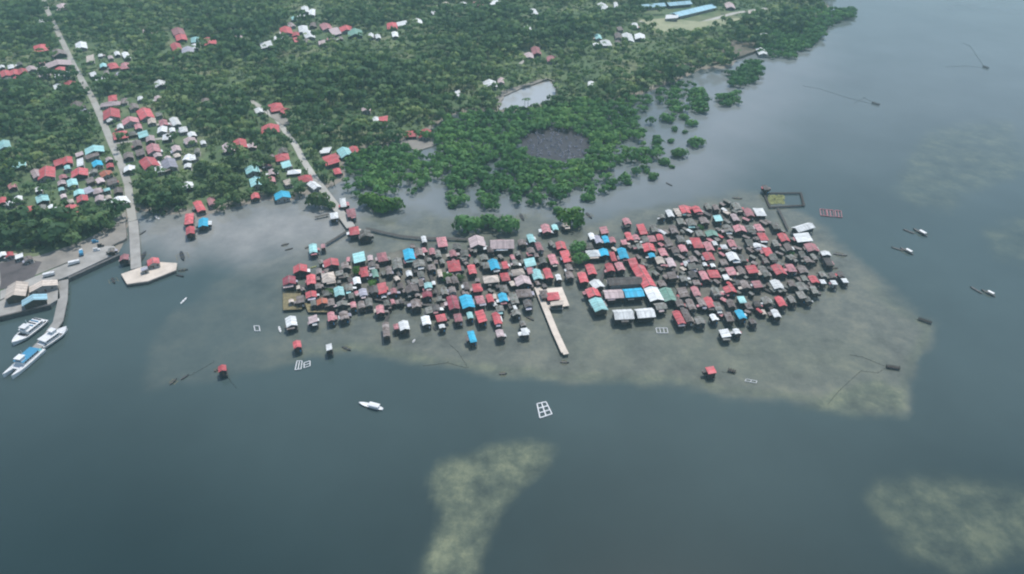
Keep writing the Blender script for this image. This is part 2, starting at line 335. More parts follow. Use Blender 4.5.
def sheet(name, px, mat, lift=.12, label=None):       # a patch of ground laid on the terrain
    pts = [PG(u, v) for u, v in px]; N = len(pts); out = []
    for i in range(N):
        a, b_ = pts[i], pts[(i + 1) % N]
        for k in range(4):
            p = a.lerp(b_, k / 4); out.append((p.x + random.uniform(-1, 1) * .6, p.y + random.uniform(-1, 1) * .6))
    top = max(max(gh(x, y), 0) for x, y in out) + lift
    return tag(MB().slab(out, -.6, top).build(name, mat), kind='structure', label=label)
def strip(name, px, width, mat, z=None, thick=.3, lift=.2, label=None, kind='structure', parent=None):   # road or walkway along a line
    pts = [PG(u, v) if z is None else P(u, v, z) for u, v in px]; dense = []
    for a, b_ in zip(pts, pts[1:]):
        k = max(1, int((b_ - a).length / (8 if z is None else 1e9)))
        dense += [a.lerp(b_, i / k) for i in range(k)]
    dense.append(pts[-1]); mb = MB(); vs = []
    for i, p in enumerate(dense):
        d = (dense[min(i + 1, len(dense) - 1)] - dense[max(i - 1, 0)]); d.z = 0; d.normalize(); nrm = Vector((-d.y, d.x, 0)) * width / 2
        zt = (max(gh(p.x, p.y), gh(p.x + nrm.x, p.y + nrm.y), gh(p.x - nrm.x, p.y - nrm.y), .8) + lift) if z is None else z
        for q in (p - nrm, p + nrm): vs.append((q.x, q.y, zt))
        for q in (p - nrm, p + nrm): vs.append((q.x, q.y, zt - thick))
    fs = []
    for i in range(len(dense) - 1):
        o = i * 4; q = o + 4
        fs += [(o, q, q + 1, o + 1), (o + 2, o + 3, q + 3, q + 2), (o, o + 2, q + 2, q), (o + 1, q + 1, q + 3, o + 3)]
    e = len(vs) - 4; fs += [(0, 1, 3, 2), (e, e + 2, e + 3, e + 1)]
    mb.add(vs, fs); o = mb.build(name, mat, parent)
    if parent is None: tag(o, kind=kind, label=label)
    return o

ROADS = [([(40, -14), (47, 10), (56, 28), (64, 45), (74, 66), (84, 84), (93, 99), (103, 122), (112, 144), (122, 166), (128, 184), (130, 204), (133, 222)], 5.6, 'pale road running down from the hills to the wharf'),
         ([(246, 98), (262, 108), (277, 119), (287, 134), (296, 146), (303, 160), (316, 180)], 5.0, 'narrow pale road winding between houses to the causeway'),
         ([(640, 21), (668, 27), (700, 23), (735, 13), (770, 8)], 7, 'pale far road beside the open field'), ([(112, 144), (128, 142), (148, 140), (170, 138)], 4, 'side lane with houses right of the road junction'),
         ([(74, 66), (50, 65), (20, 72), (-10, 76)], 4, 'side lane through the red roofed row at far left'), ([(520, 64), (535, 52), (541, 46)], 4, 'short dirt track among the trees')]
for px, w, lb in ROADS: strip('road', px, w, M_ROAD, label=lb)
sheet('beach', [(0, 262), (38, 256), (70, 246), (100, 232), (114, 220), (126, 214), (127, 240), (112, 248), (70, 262), (20, 282), (0, 288)], M_SAND, .1, 'grey sand beach behind the quay')
sheet('field', [(640, 20), (652, 28), (664, 33), (690, 33), (725, 25), (745, 18), (720, 19), (700, 22), (668, 18)], M_FIELD, .25, 'open pale grass field by the far road')
sheet('pond_bank', [(494, 100), (502, 91), (520, 86), (545, 79), (556, 82), (548, 80), (520, 90), (504, 97), (500, 108)], M_SAND, .15, 'bare grey bank round the pale pond')
sheet('clearing', [(268, 108), (280, 110), (290, 124), (284, 126), (272, 118)], M_SAND, .3, 'bare yard between two red roofed houses')
sheet('clearing', [(404, 138), (428, 136), (434, 146), (418, 152), (400, 146)], M_SAND, .15, 'bare bank below two red roofed houses')
sheet('clearing', [(726, 40), (752, 42), (764, 50), (748, 56), (728, 62), (712, 66), (722, 52)], M_SOIL, .15, 'bare brown clearing near the far shore')
sheet('clearing', [(655, 70), (680, 64), (700, 62), (690, 72), (664, 76)], M_SOIL, .15, 'bare brown strip behind the far mangroves')
m, n, l, b = new_mat('pale_pond_water'); b.inputs['Base Color'].default_value = (.36, .38, .385, 1); b.inputs['Roughness'].default_value = .12
tag(MB().slab([(PG(u, v).x, PG(u, v).y) for u, v in [(499, 110), (497, 101), (514, 91), (534, 86), (549, 81), (556, 88), (555, 100), (524, 108)]], -.5, .35).build('pond', m), kind='structure', label='pale milky pond among the trees')
sheet('mudflat', [(0, 263), (24, 258), (42, 262), (36, 276), (12, 286), (0, 290)], plain('mauve_mud', (.13, .115, .115), .3, .1), .13, 'dark mauve mud patch behind the port yard')
# the drained pond with dead mangroves
sheet('mudflat', DARKPOND, M_MUD, .15, 'dark drained pond bed among the mangroves')

# ------------------------------------------------------------------ things of stone and concrete at the shore
def pxslab(name, px, z0, z1, mat, parent=None):
    return MB().slab([(P(u, v, z1).x, P(u, v, z1).y) for u, v in px], z0, z1).build(name, mat, parent)
q = empty('quay', (0, 0, 0)); tag(q, 'grey concrete quay with dark seawall at lower left shore', 'quay')
pxslab('apron', [(0, 291), (70, 262), (100, 246), (114, 246), (119, 252), (68, 276), (60, 279), (20, 289), (0, 300)], 1.7, 2.6, M_CONC, q)
pxslab('seawall', [(119, 253.5), (119.5, 255), (68.5, 278.5), (68, 276.8)], -1, 2.75, M_SEAWALL, q)
q = empty('port_yard', (0, 0, 0)); tag(q, 'walled concrete port yard carrying the cream warehouse', 'yard')
pxslab('yard_slab', [(-60, 310), (0, 301), (20, 290), (58, 281), (60, 298), (50, 304), (0, 316), (-60, 328)], -1, 2.5, M_CONC, q)
pxslab('retaining_wall', [(-60, 329), (0, 317), (50, 305), (50, 303.9), (0, 315.8), (-60, 327.8)], -1, 3.0, M_SEAWALL, q)
def pier(name, px, width, z, mat, label, cat, pile_step=6, thick=.5, pile_r=.25, group=None, end=None):
    t = empty(name, P(*px[0], 0)); tag(t, label, cat, group); t.location = (0, 0, 0)
    strip('deck', px, width, mat, z=z, thick=thick, parent=t)
    pm = MB().bar((0, 0, -2.0), (0, 0, z - thick + .02), pile_r, 6).mesh('pile')
    for a, b_ in zip(px, px[1:]):
        A, B = P(*a, z), P(*b_, z); d = B - A; k = max(1, int(d.length / pile_step)); s = Vector((-d.y, d.x, 0)).normalized() * (width / 2 - pile_r - .05)
        for i in range(k + (b_ == px[-1])):
            p = A + d * (i + .25) / (k + .5)
            for w in (1, -1): link('pile', pm, M_WOOD if mat is not M_CONC else M_SEAWALL, t, (p.x + s.x * w, p.y + s.y * w, 0))
    return t
pier('ferry_pier', [(63.5, 280), (62.5, 300), (58, 321), (46, 338), (31, 353)], 5.2, 2.5, M_CONC, 'grey concrete pier with three ferries moored at its end', 'pier', 7, .7, .35)
pier('wharf_causeway', [(133, 221), (134.5, 240), (136, 268)], 6.0, 2.2, M_CONC, 'straight concrete causeway leading out to the cream wharf', 'causeway', 8, .8, .35)
q = empty('cream_wharf', (0, 0, 0)); tag(q, 'low cream concrete wharf platform at the end of the causeway', 'wharf')
pxslab('deck', [(121, 274), (127, 284), (148, 281), (176, 270), (177, 263), (160, 262), (138, 268)], 1.4, 2.0, M_CREAM, q)
pxslab('fender_wall', [(121, 275.2), (127, 285.2), (148, 282.2), (176, 271.2), (175, 270.6), (148, 281.4), (127.4, 284.4), (121.8, 274.8)], -1, 1.6, M_SEAWALL, q)
q = empty('causeway', (0, 0, 0)); tag(q, 'concrete causeway from the shore to the stilt village', 'causeway')
strip('roadbed', [(314, 178), (328, 196), (340, 212), (351, 227)], 6.2, M_ROAD, z=2.0, thick=.6, parent=q)
strip('embankment', [(315, 180), (328, 196.5), (340, 212.5), (351, 227)], 7.2, M_SEAWALL, z=1.4, thick=2.4, parent=q)
pier('village_pier', [(537, 287), (546, 309), (555, 331), (564.5, 352)], 3.6, 2.2, M_CREAM, 'long cream pier projecting from the stilt village over shallows', 'pier', 6, .35, .16)
q = empty('pier_head', (0, 0, 0)); tag(q, 'small cream landing stage at the outer end of the village pier', 'landing stage')
pxslab('deck', [(561.5, 350.5), (567, 349.5), (569, 353.5), (563.5, 354.5)], 1.7, 2.12, M_CREAM, q)
for u, v in ((562.5, 351), (566.5, 350), (568, 353.2), (564, 354)):
    p = P(u, v, 2); MB().bar((p.x, p.y, -2), (p.x, p.y, 1.75), .2).build('pile', M_WOOD, q)
BW = [([(347, 231), (336, 238), (326, 244)], 2.2, 'dark boardwalk from the causeway end to the teal hut'), ([(366, 228), (383, 232), (402, 236), (424, 238), (446, 238), (468, 239)], 2.4, 'dark boardwalk along the back edge of the village'),
      ([(315, 217), (329, 214)], 1.8, 'short dark jetty beside the white causeway house'), ([(424, 243), (426, 262), (434, 284), (440, 300)], 2, 'boardwalk running between centre left houses from the back edge'),
      ([(519, 250), (527, 268), (536, 286)], 2, 'boardwalk leading from the teal roofs to the cream pier'), ([(398, 262), (394, 284), (390, 304), (386, 322)], 2, 'boardwalk running down to the long mauve landing house'),
      ([(648, 232), (672, 246), (700, 262), (740, 278), (772, 292)], 2, 'long boardwalk crossing the right block of houses'), ([(720, 214), (744, 236), (772, 262), (800, 280)], 2, 'boardwalk crossing the far right block diagonally'),
      ([(778, 208), (783, 218), (788, 229)], 1.6, 'thin boardwalk from the square fish pen to the village'), ([(283, 285), (318, 286), (348, 289), (376, 299), (420, 304), (470, 308)], 2, 'boardwalk along the front houses at left'),
      ([(608, 258), (604, 272), (598, 288)], 2, 'boardwalk leading to the pale teal building row')]
for px, w, lb in BW: pier('boardwalk', px, w, 1.75, M_PLANK, lb, 'boardwalk', 5, .16, .09, 'boardwalks of the stilt village')
RUB = [[(358, 264), (378, 258), (400, 250), (440, 254), (470, 262), (520, 260), (545, 252), (590, 248), (602, 268), (575, 278), (545, 284), (530, 298), (500, 302), (470, 300), (430, 302), (398, 300), (365, 296), (330, 300), (304, 290), (318, 274)],
       [(618, 252), (640, 238), (668, 226), (700, 212), (735, 206), (765, 222), (800, 243), (820, 265), (815, 280), (790, 294), (750, 308), (715, 312), (690, 308), (672, 284), (660, 270), (636, 266)]]
for i, px in enumerate(RUB):
    out = []
    for a, b_ in zip(px, px[1:] + px[:1]):
        for k in range(6):
            p = P(a[0] + (b_[0] - a[0]) * k / 6, a[1] + (b_[1] - a[1]) * k / 6); out.append((p.x + random.uniform(-2.5, 2.5), p.y + random.uniform(-3, 3)))
    tag(MB().slab(out, -1, .45 + .01 * i).build('rubble_ground', M_RUBBLE), kind='structure', label='grey rubble fill under the %s houses' % ('left and centre', 'right')[i])

# ------------------------------------------------------------------ houses
STILT = MB().bar((0, 0, -2.0), (0, 0, 1), .13, 5).mesh('stilt')
DOOR = MB().box(-.45, .45, -.06, .06, 0, 1.9).mesh('door'); WIN = MB().box(-.5, .5, -.06, .06, 0, .9).mesh('window')
HOUSES = []
def gable_roof(w, l_, z, rise, t=.14):
    return MB().prism([(-w / 2, z), (-w / 2 + .02, z - t), (0, z + rise - t), (w / 2 - .02, z - t), (w / 2, z), (0, z + rise)][::-1][::-1], -l_ / 2, l_ / 2)
def hip_roof(w, l_, z, rise, t=.16):
    k = max(l_ / 2 - w / 2 * .9, .25)
    v = [(-w / 2, -l_ / 2, z), (w / 2, -l_ / 2, z), (w / 2, l_ / 2, z), (-w / 2, l_ / 2, z), (0, -k, z + rise), (0, k, z + rise)]
    v += [(x, y, z - t) for x, y, _ in v[:4]]
    return MB().add(v, [(0, 1, 4), (1, 2, 5, 4), (2, 3, 5), (3, 0, 4, 5), (6, 9, 8, 7), (0, 6, 7, 1), (1, 7, 8, 2), (2, 8, 9, 3), (3, 9, 6, 0)])
def house(c, u, v, w, l_, ang=None, rt=None, stilts=True, label=None, name=None, cat='house', wallmat=None, group=None, hw=None, big=False):
    """c colour key, (u,v) roof centre in the image, w/l roof size in metres, ang heading of the long axis as image dx/dy"""
    rn = random.random
    deck = (1.7 + rn() * .6) if stilts else .25
    hw = hw or 2.3 + rn() * .6 + (.8 if big else 0)
    rise = min(w, 14) * (.15 + rn() * .08)
    zr = deck + hw + rise * .5
    g0 = 0.0
    if not stilts:
        g = PG(u, v); g0 = max(gh(g.x, g.y), .3)
    p = P(u, v, g0 + zr); g0 = g0 if stilts else max(gh(p.x, p.y), .3)
    if ang is None: ang = random.gauss(.3, .3) if not stilts else .1 + (u - 290) / 410 * .42 + random.gauss(0, .05)
    a = P(u - ang * 4, v - 4, zr); b_ = P(u + ang * 4, v + 4, zr); d = b_ - a
    rz = math.atan2(d.y, d.x) + math.pi / 2            # local -Y looks down the image
    t = empty(name or ('stilt_house' if stilts else 'house'), (p.x, p.y, g0), rz)
    if rt is None: rt = random.choices(['gable', 'hip', 'shed'], [.66, .22, .12])[0]
    z = deck + hw; rm = ROOF[c][0]
    wm = wallmat or random.choices(M_WALL, [.5, .22, .25, .03] if stilts else [.1, .1, .25, .55])[0]
    ww, wl_ = w * .84, l_ * .88
    if rt == 'gable':
        rs = gable_roof(w, l_, z, rise); rs.build('roof', rm, t)
        e = rise * ww / w; MB().prism([(-ww / 2, deck), (ww / 2, deck), (ww / 2, z + rise * (1 - ww / w) - .16), (0, z + rise - .16), (-ww / 2, z + rise * (1 - ww / w) - .16)], -wl_ / 2, wl_ / 2).build('wall', wm, t)
        if w > 6: MB().box(-.18, .18, -l_ / 2 - .02, l_ / 2 + .02, z + rise - .03, z + rise + .05).build('ridge_cap', ROOF['a'][0] if c in 'rpmo' else rm, t)
    elif rt == 'hip':
        hip_roof(w, l_, z, rise * 1.25).build('roof', rm, t); MB().box(-ww / 2, ww / 2, -wl_ / 2, wl_ / 2, deck, z - .05).build('wall', wm, t)
    else:
        s = rise * .7
        MB().prism([(-w / 2, z), (w / 2, z + s), (w / 2, z + s + .14), (-w / 2, z + .14)], -l_ / 2, l_ / 2).build('roof', rm, t)
        MB().prism([(-ww / 2, deck), (ww / 2, deck), (ww / 2, z + s * (.5 + ww / w / 2) - .01), (-ww / 2, z + s * (.5 - ww / w / 2) - .01)], -wl_ / 2, wl_ / 2).build('wall', wm, t)
    sides = [k for k in (-1, 1) if rn() < (.42 if stilts else .25)]
    for sd in sides:                                     # lean-tos against the sides, lower than the main eave
        x0, x1 = sd * ww / 2, sd * (ww / 2 + 1.0 + rn() * 1.7); y0 = random.uniform(-.45, -.05) * l_; y1 = y0 + l_ * random.uniform(.25, .5)
        sec = [(x0, z - .45), (x1, z - .95), (x1, z - .85), (x0, z - .35)]
        MB().prism(sec if sd > 0 else sec[::-1], y0, y1).build('annex_roof', ROOF[random.choice('gadgapwwcvlr')][0], t)
        xa, xb = sorted((x0 + sd * .02, x1 - sd * .25)); MB().box(xa, xb, y0 + .2, y1 - .2, deck, z - 1.0).build('annex_wall', wm, t)
    if stilts and rn() < .3 and ww > 3.4:                # porch roof over the front
        pw = ww * random.uniform(.3, .5); po = ww * random.uniform(-.2, .2); yb = -wl_ / 2 - .02
        MB().add([(po - pw, yb, z - .3), (po + pw, yb, z - .3), (po + pw, yb - 1.7, z - .75), (po - pw, yb - 1.7, z - .75), (po - pw, yb, z - .2), (po + pw, yb, z - .2), (po + pw, yb - 1.7, z - .65), (po - pw, yb - 1.7, z - .65)],
                 [(0, 1, 2, 3), (7, 6, 5, 4), (0, 4, 5, 1), (1, 5, 6, 2), (2, 6, 7, 3), (3, 7, 4, 0)]).build('porch_roof', ROOF[random.choice('gadwpcvtl')][0], t)
        for sx in (-1, 1): MB().bar((po + sx * (pw - .15), yb - 1.55, deck - .2), (po + sx * (pw - .15), yb - 1.55, z - .7), .06, 4).build('porch_post', M_WOOD, t)
    if stilts and rn() < .3:                             # water drum on the deck
        MB().bar((ww * .3, -wl_ / 2 - .5, deck), (ww * .3, -wl_ / 2 - .5, deck + 1.0), .4, 8).build('water_drum', random.choice((M_BLUE, M_BLUE, M_BLACK, M_WHITE)), t)
    if stilts and rn() < .35:                            # washing hung along one side
        sx = random.choice((-1, 1)) * (ww / 2 + .3); mb = MB()
        for q_ in range(4): y_ = -wl_ * .4 + q_ * .95; mb.box(sx - .03, sx + .03, y_, y_ + .7, deck + .7, deck + 1.6)
        mb.bar((sx, -wl_ * .45, deck + 1.6), (sx, -wl_ * .45 + 4.4, deck + 1.6), .03, 4); mb.build('washing_line', random.choice((M_WHITE, M_REDP, M_TEALP, M_CREAM)), t)
    fy = -wl_ / 2 - .03
    link('door', DOOR, M_DOOR, t, (ww * random.uniform(-.12, .12), fy, deck + .02))
    for s in (-1, 1):
        if ww > 3.6: link('window', WIN, M_GLASS, t, (s * ww * .32, fy, deck + 1.0))
    ex = .4 + rn() * .9 if stilts else .5
    MB().box(-ww / 2 - .35, ww / 2 + .35, -wl_ / 2 - ex, wl_ / 2 + .3, deck - .2, deck - .002).build('platform' if stilts else 'plinth', M_PLANK if stilts else M_CONC, t)
    if stilts:
        nx = 2 if ww < 6 else 3; ny = 3 if wl_ < 12 else 4
        for i in range(nx):
            for j in range(ny):
                o = link('stilt', STILT, M_WOOD, t, (-ww / 2 + ww * i / (nx - 1), -wl_ / 2 - ex + .3 + (wl_ + ex - .4) * j / (ny - 1), 0)); o.scale = (1, 1, 1)
                o.location.z = deck - 1.19
    else:
        MB().box(-ww / 2 - .1, ww / 2 + .1, -wl_ / 2 - .1, wl_ / 2 + .1, -1.2, .06).build('foundation', M_CONC, t)
    t['category'] = cat
    if label: t['label'] = label
    HOUSES.append(dict(o=t, c=ROOF[c][1], u=u, v=v, w=w, l=l_, rt=rt, st=stilts, lab=label, group=group))
    return t
def hpx(c, u, v, wp, lp, **k):
    s = scale(v); return house(c, u, v, max(wp / s, 2.6), max(lp / (s * fore(v)) * .92, 3.0), **k)

# the roofs one can pick out in the stilt village: colour, x, y, width, depth (pixels of the photograph)
VIL = """t 313 248 8 10,p 323 246 4 5,r 300 268 14 8,m 289 280 13 9,r 311 279 9 11,c 328 276 13 11,r 331 262 15 8,a 345 265 8 7,r 311 294 11 7,o 322 301 11 6,t 339 291 10 10,g 342 303 11 5,
w 291 321 11 11,l 313 319 9 8,p 331 316 7 10,a 344 315 9 9,v 363 292 8 8,r 364 271 8 11,r 382 288 9 12,p 380 309 8 9,t 359 257 12 11,p 382 256 10 10,r 354 230 10 9,g 365 233 12 8,w 334 215 8 7,
w 343 202 6 10,p 351 212 9 9,a 386 329 7 16,b 409 254 11 12,w 424 239 5 7,p 442 241 10 11,p 432 251 6 7,p 453 253 7 7,r 454 265 13 12,w 409 273 6 6,g 419 263 12 8,c 440 273 4 8,g 397 263 10 12,
n 375 273 6 9,a 389 270 6 9,a 412 288 13 8,t 428 285 8 6,m 427 294 10 6,a 416 303 10 9,w 426 320 9 10,g 429 310 7 7,w 404 325 10 10,p 396 326 5 6,r 441 317 10 8,w 442 326 6 4,m 453 302 11 15,
b 467 301 13 14,p 458 317 8 9,t 470 315 6 7,r 481 316 9 13,b 472 336 7 13,p 480 299 9 9,r 490 298 7 9,b 503 297 9 9,r 497 318 8 13,l 500 333 8 8,r 477 287 9 9,g 514 298 8 12,g 516 312 9 6,
l 477 241 16 11,g 484 257 8 6,a 522 242 8 6,t 531 238 7 9,a 531 250 7 6,p 539 246 6 9,p 546 228 9 9,b 494 264 10 11,r 505 265 6 8,r 472 269 8 10,c 491 278 16 8,r 505 276 9 9,c 518 271 13 7,
l 523 280 16 9,a 524 292 16 9,d 528 303 9 8,t 530 262 11 9,t 537 274 10 11,r 548 273 8 11,t 555 227 6 6,c 566 224 7 5,r 561 245 10 8,r 566 256 9 13,p 553 259 8 11,w 592 236 6 7,v 598 239 7 8,
b 606 239 7 8,p 604 230 8 8,b 604 252 10 8,w 593 252 14 7,g 589 245 8 7,p 627 221 8 7,p 624 242 6 6,b 623 253 10 12,r 613 256 6 11,r 610 267 9 9,p 620 266 9 9,r 633 262 9 9,r 629 236 7 9,
p 636 237 7 6,r 591 269 9 11,r 583 277 9 11,g 523 323 6 6,w 525 331 7 8,n 668 294 14 15,
r 642 229 8 12,p 652 238 8 7,r 660 237 7 7,w 670 213 7 8,g 662 216 6 4,r 685 209 10 9,r 697 209 9 7,g 708 206 6 7,a 716 207 6 6,t 718 218 8 7,a 674 229 8 9,g 681 221 8 7,g 691 222 9 8,a 704 220 9 7,
r 649 247 13 9,r 697 242 11 12,w 689 242 5 4,p 683 248 8 8,p 709 246 9 10,w 715 243 5 5,w 724 246 7 5,n 712 233 13 6,g 681 238 8 8,
p 749 212 9 9,w 760 211 11 9,l 735 217 7 8,g 737 206 9 8,p 740 228 13 7,r 763 236 9 9,r 784 237 10 9,w 757 245 8 5,p 732 243 8 8,w 803 237 16 10,p 812 247 13 9,w 826 253 10 5,g 776 225 8 8,
r 768 251 9 10,w 733 256 12 9,p 731 271 9 9,r 752 269 11 9,a 741 270 7 9,r 779 269 12 11,p 791 267 9 9,a 803 269 10 8,w 777 284 11 10,p 757 284 9 8,r 730 289 13 7,a 745 284 9 9,r 814 279 9 8,g 765 271 8 12,
g 773 256 9 8,w 823 281 6 5,w 834 282 6 5,w 845 280 6 5,g 823 274 7 6,a 833 275 7 6,d 841 274 7 6,r 781 301 9 11,g 792 299 7 8,g 808 299 7 6,w 776 313 8 9,g 767 300 10 8,g 802 286 11 9,d 753 321 7 6,
r 679 317 9 15,a 687 315 8 15,a 691 304 8 12,g 700 320 10 8,r 710 302 9 12,a 702 302 8 9,g 718 306 8 10,p 696 291 8 11,a 683 292 10 11,g 716 291 8 9,w 714 317 7 7,w 725 333 10 9,w 737 331 7 6,
t 742 299 8 8,b 741 314 9 10,a 731 303 8 9,a 729 316 8 11,p 704 275 8 10,r 714 273 12 9,w 726 277 6 6,r 709 256 11 9,c 660 260 9 8,l 671 262 8 10,w 686 263 5 6,b 652 255 7 5,w 705 264 4 4,w 713 265 5 4,
r 297 344 8 8,w 329 347 6 7,r 711 370 9 8,r 222 368 8 7,d 757 303 7 7,g 640 246 7 6,a 672 275 9 8,g 684 278 8 7,a 662 283 8 7,g 692 266 9 7,g 700 233 8 7,g 728 228 9 8,a 724 262 8 7,g 742 258 9 8,g 750 242 8 8,g 776 243 7 7"""
DONE = {}
for it in VIL.replace('\n', '').split(','):
    c, u, v, w, l_ = it.split(); u, v, w, l_ = map(float, (u, v, w, l_))
    lone = {(313, 248): 'teal roofed stilt hut alone in the water behind the left block', (297, 344): 'lone red roofed fishing hut just off the left end of the village', (329, 347): 'lone white roofed fishing hut off the left front row',
            (711, 370): 'lone red roofed fishing hut far out on the right shallows', (222, 368): 'lone red roofed fishing hut far out at left near dark boats', (354, 230): 'red roofed house on stilts at the causeway end',
            (334, 215): 'white roofed stilt house left of the causeway with a short jetty', (386, 329): 'long mauve landing house projecting from the left front row', (472, 336): 'narrow blue roofed stilt house standing farthest out in front',
            (668, 294): 'broad dull green roof right of the white and red long building'}.get((int(u), int(v)))
    k_ = .9 if u > 600 else .95
    hpx(c, u, v, w * k_, l_ * k_, label=lone)
HN = dict(stilts=True, big=True)
def fixed(c, u, v, wp, lp, label, ang, **k): return hpx(c, u, v, wp, lp, label=label, ang=ang, **{**HN, **k})
def hall(c, a, b_, wid, label, z=2.0):     # long building between two image points (ridge ends), width in metres
    zz = z + 3.4; A, B = P(*a, zz), P(*b_, zz); d = B - A; m_ = (A + B) / 2; u, v = proj(m_.x, m_.y, zz)
    t = house(c, u, v, wid, d.length, rt='gable', label=label, name='stilt_hall', cat='hall', hw=3.0)
    t.rotation_euler.z = math.atan2(d.y, d.x) - math.pi / 2; return t
hall('l', (490, 243), (514, 242.5), 11, 'long pale grey roofed hall at the back of the village before bushes')
hall('b', (624, 292.5), (643, 291), 8.5, 'long bright blue roofed hall right of the white waterfront building')
hall('l', (604, 293.5), (623, 292.5), 8.5, 'pale mauve roofed hall joined to the long blue hall')
hall('d', (608, 281), (642, 279), 8, 'dark grey roofed long hall behind the bright blue hall')
hall('w', (613.5, 313.5), (633, 312.5), 9, 'left of two matching white roofed waterfront halls facing the sea')
hall('w', (636, 312.5), (654, 311), 8.5, 'right of two matching white roofed waterfront halls facing the sea')
hall('g', (655, 306), (666, 304.5), 6, 'small pale grey roofed waterfront hall beside two white halls')
hall('t', (595, 298), (602, 310), 8, 'white teal roofed long building end facing the water by the blue hall')
hall('r', (591, 288), (595, 296), 7.5, 'red roofed section behind the white teal waterfront building')
hall('w', (594, 280), (600, 287), 7, 'white roofed section of the long row behind the waterfront')
hall('r', (637.5, 265), (650, 286), 8.5, 'long red roofed section right of the blue hall')
hall('w', (650.5, 287), (657.5, 300), 8.5, 'white roofed front section joined to the long red roof')
hall('w', (795, 229), (812, 224), 7, 'white pointed roofed hall at the right edge of the village')
# grey and brown roofs that fill the blocks between them
BLK = [[(300, 262), (360, 258), (400, 245), (470, 245), (520, 250), (560, 240), (580, 262), (590, 285), (555, 285), (525, 310), (480, 308), (390, 308), (330, 306), (296, 300)],
       [(612, 238), (645, 225), (690, 205), (735, 198), (770, 220), (815, 246), (845, 278), (800, 296), (755, 316), (700, 316), (676, 305), (668, 280), (636, 262), (615, 262)]]
spots = [(h['u'], h['v'], h['w'] * scale(h['v']), h['l'] * scale(h['v']) * fore(h['v'])) for h in HOUSES]
nfill = 300 - len(HOUSES); tries = 0
while nfill > 0 and tries < 9000:
    tries += 1; u, v = random.uniform(285, 850), random.uniform(198, 318)
    if not any(inpoly(u, v, p) for p in BLK): continue
    wp, lp = random.uniform(5, 8), random.uniform(5, 8.5)
    if 545 < u < 575 and v > 282: continue
    if 558 < u < 588 and 236 < v < 266: continue
    if any(abs(u - a) < (wp + w) * .47 and abs(v - b_) < (lp + l2) * .55 for a, b_, w, l2 in spots): continue
    hpx(random.choices('gadlpwc', [5, 4.5, 2, .5, .7, .5, .2])[0], u, v, wp, lp); spots.append((u, v, wp, lp)); nfill -= 1

# beyond those: the smallest huts and sheds squeezed between them, too many and too small to pick out
HUT = [ROOF[k][0] for k in 'gadpwcr'] + [M_WALL[0]]
mb = MB(); mi = []; tries = 0; nh = 0
while nh < 170 and tries < 12000:
    tries += 1; u, v = random.uniform(285, 850), random.uniform(198, 318)
    if not any(inpoly(u, v, p) for p in BLK) or (545 < u < 575 and v > 280) or (558 < u < 588 and 236 < v < 266): continue
    wp, lp = random.uniform(3.2, 5), random.uniform(3.2, 5)
    if any(abs(u - a) < (wp + w) * .40 and abs(v - b_) < (lp + l2) * .43 for a, b_, w, l2 in spots): continue
    spots.append((u, v, wp, lp)); nh += 1
    sc_ = scale(v); w, l_ = wp / sc_, lp / sc_ / fore(v); z = random.uniform(2.6, 4.0); p = P(u, v, z); a = random.gauss(.35 if u < 560 else .55, .15); ca, sa = math.cos(a), math.sin(a); ri = w * random.uniform(.1, .22)
    t_ = MB().prism([(-w / 2, z), (-w / 2 + .02, z - .12), (0, z + ri - .12), (w / 2 - .02, z - .12), (w / 2, z), (0, z + ri)], -l_ / 2, l_ / 2); n1 = len(t_.f); t_.box(-w * .42, w * .42, -l_ * .43, l_ * .43, .3, z - .14)
    mb.add([(p.x + x * ca - y * sa, p.y + x * sa + y * ca, q) for x, y, q in t_.v], t_.f); mi += [random.choices(range(7), [5, 5, 2, 1.4, 1.2, .6, 1])[0]] * n1 + [7] * (len(t_.f) - n1)
me = mb.mesh('small_huts')
for m_ in HUT: me.materials.append(m_)
me.polygons.foreach_set('material_index', mi)
o = bpy.data.objects.new('small_huts', me); col.objects.link(o); tag(o, 'tiny grey and brown huts and sheds squeezed between the stilt houses', kind='stuff')

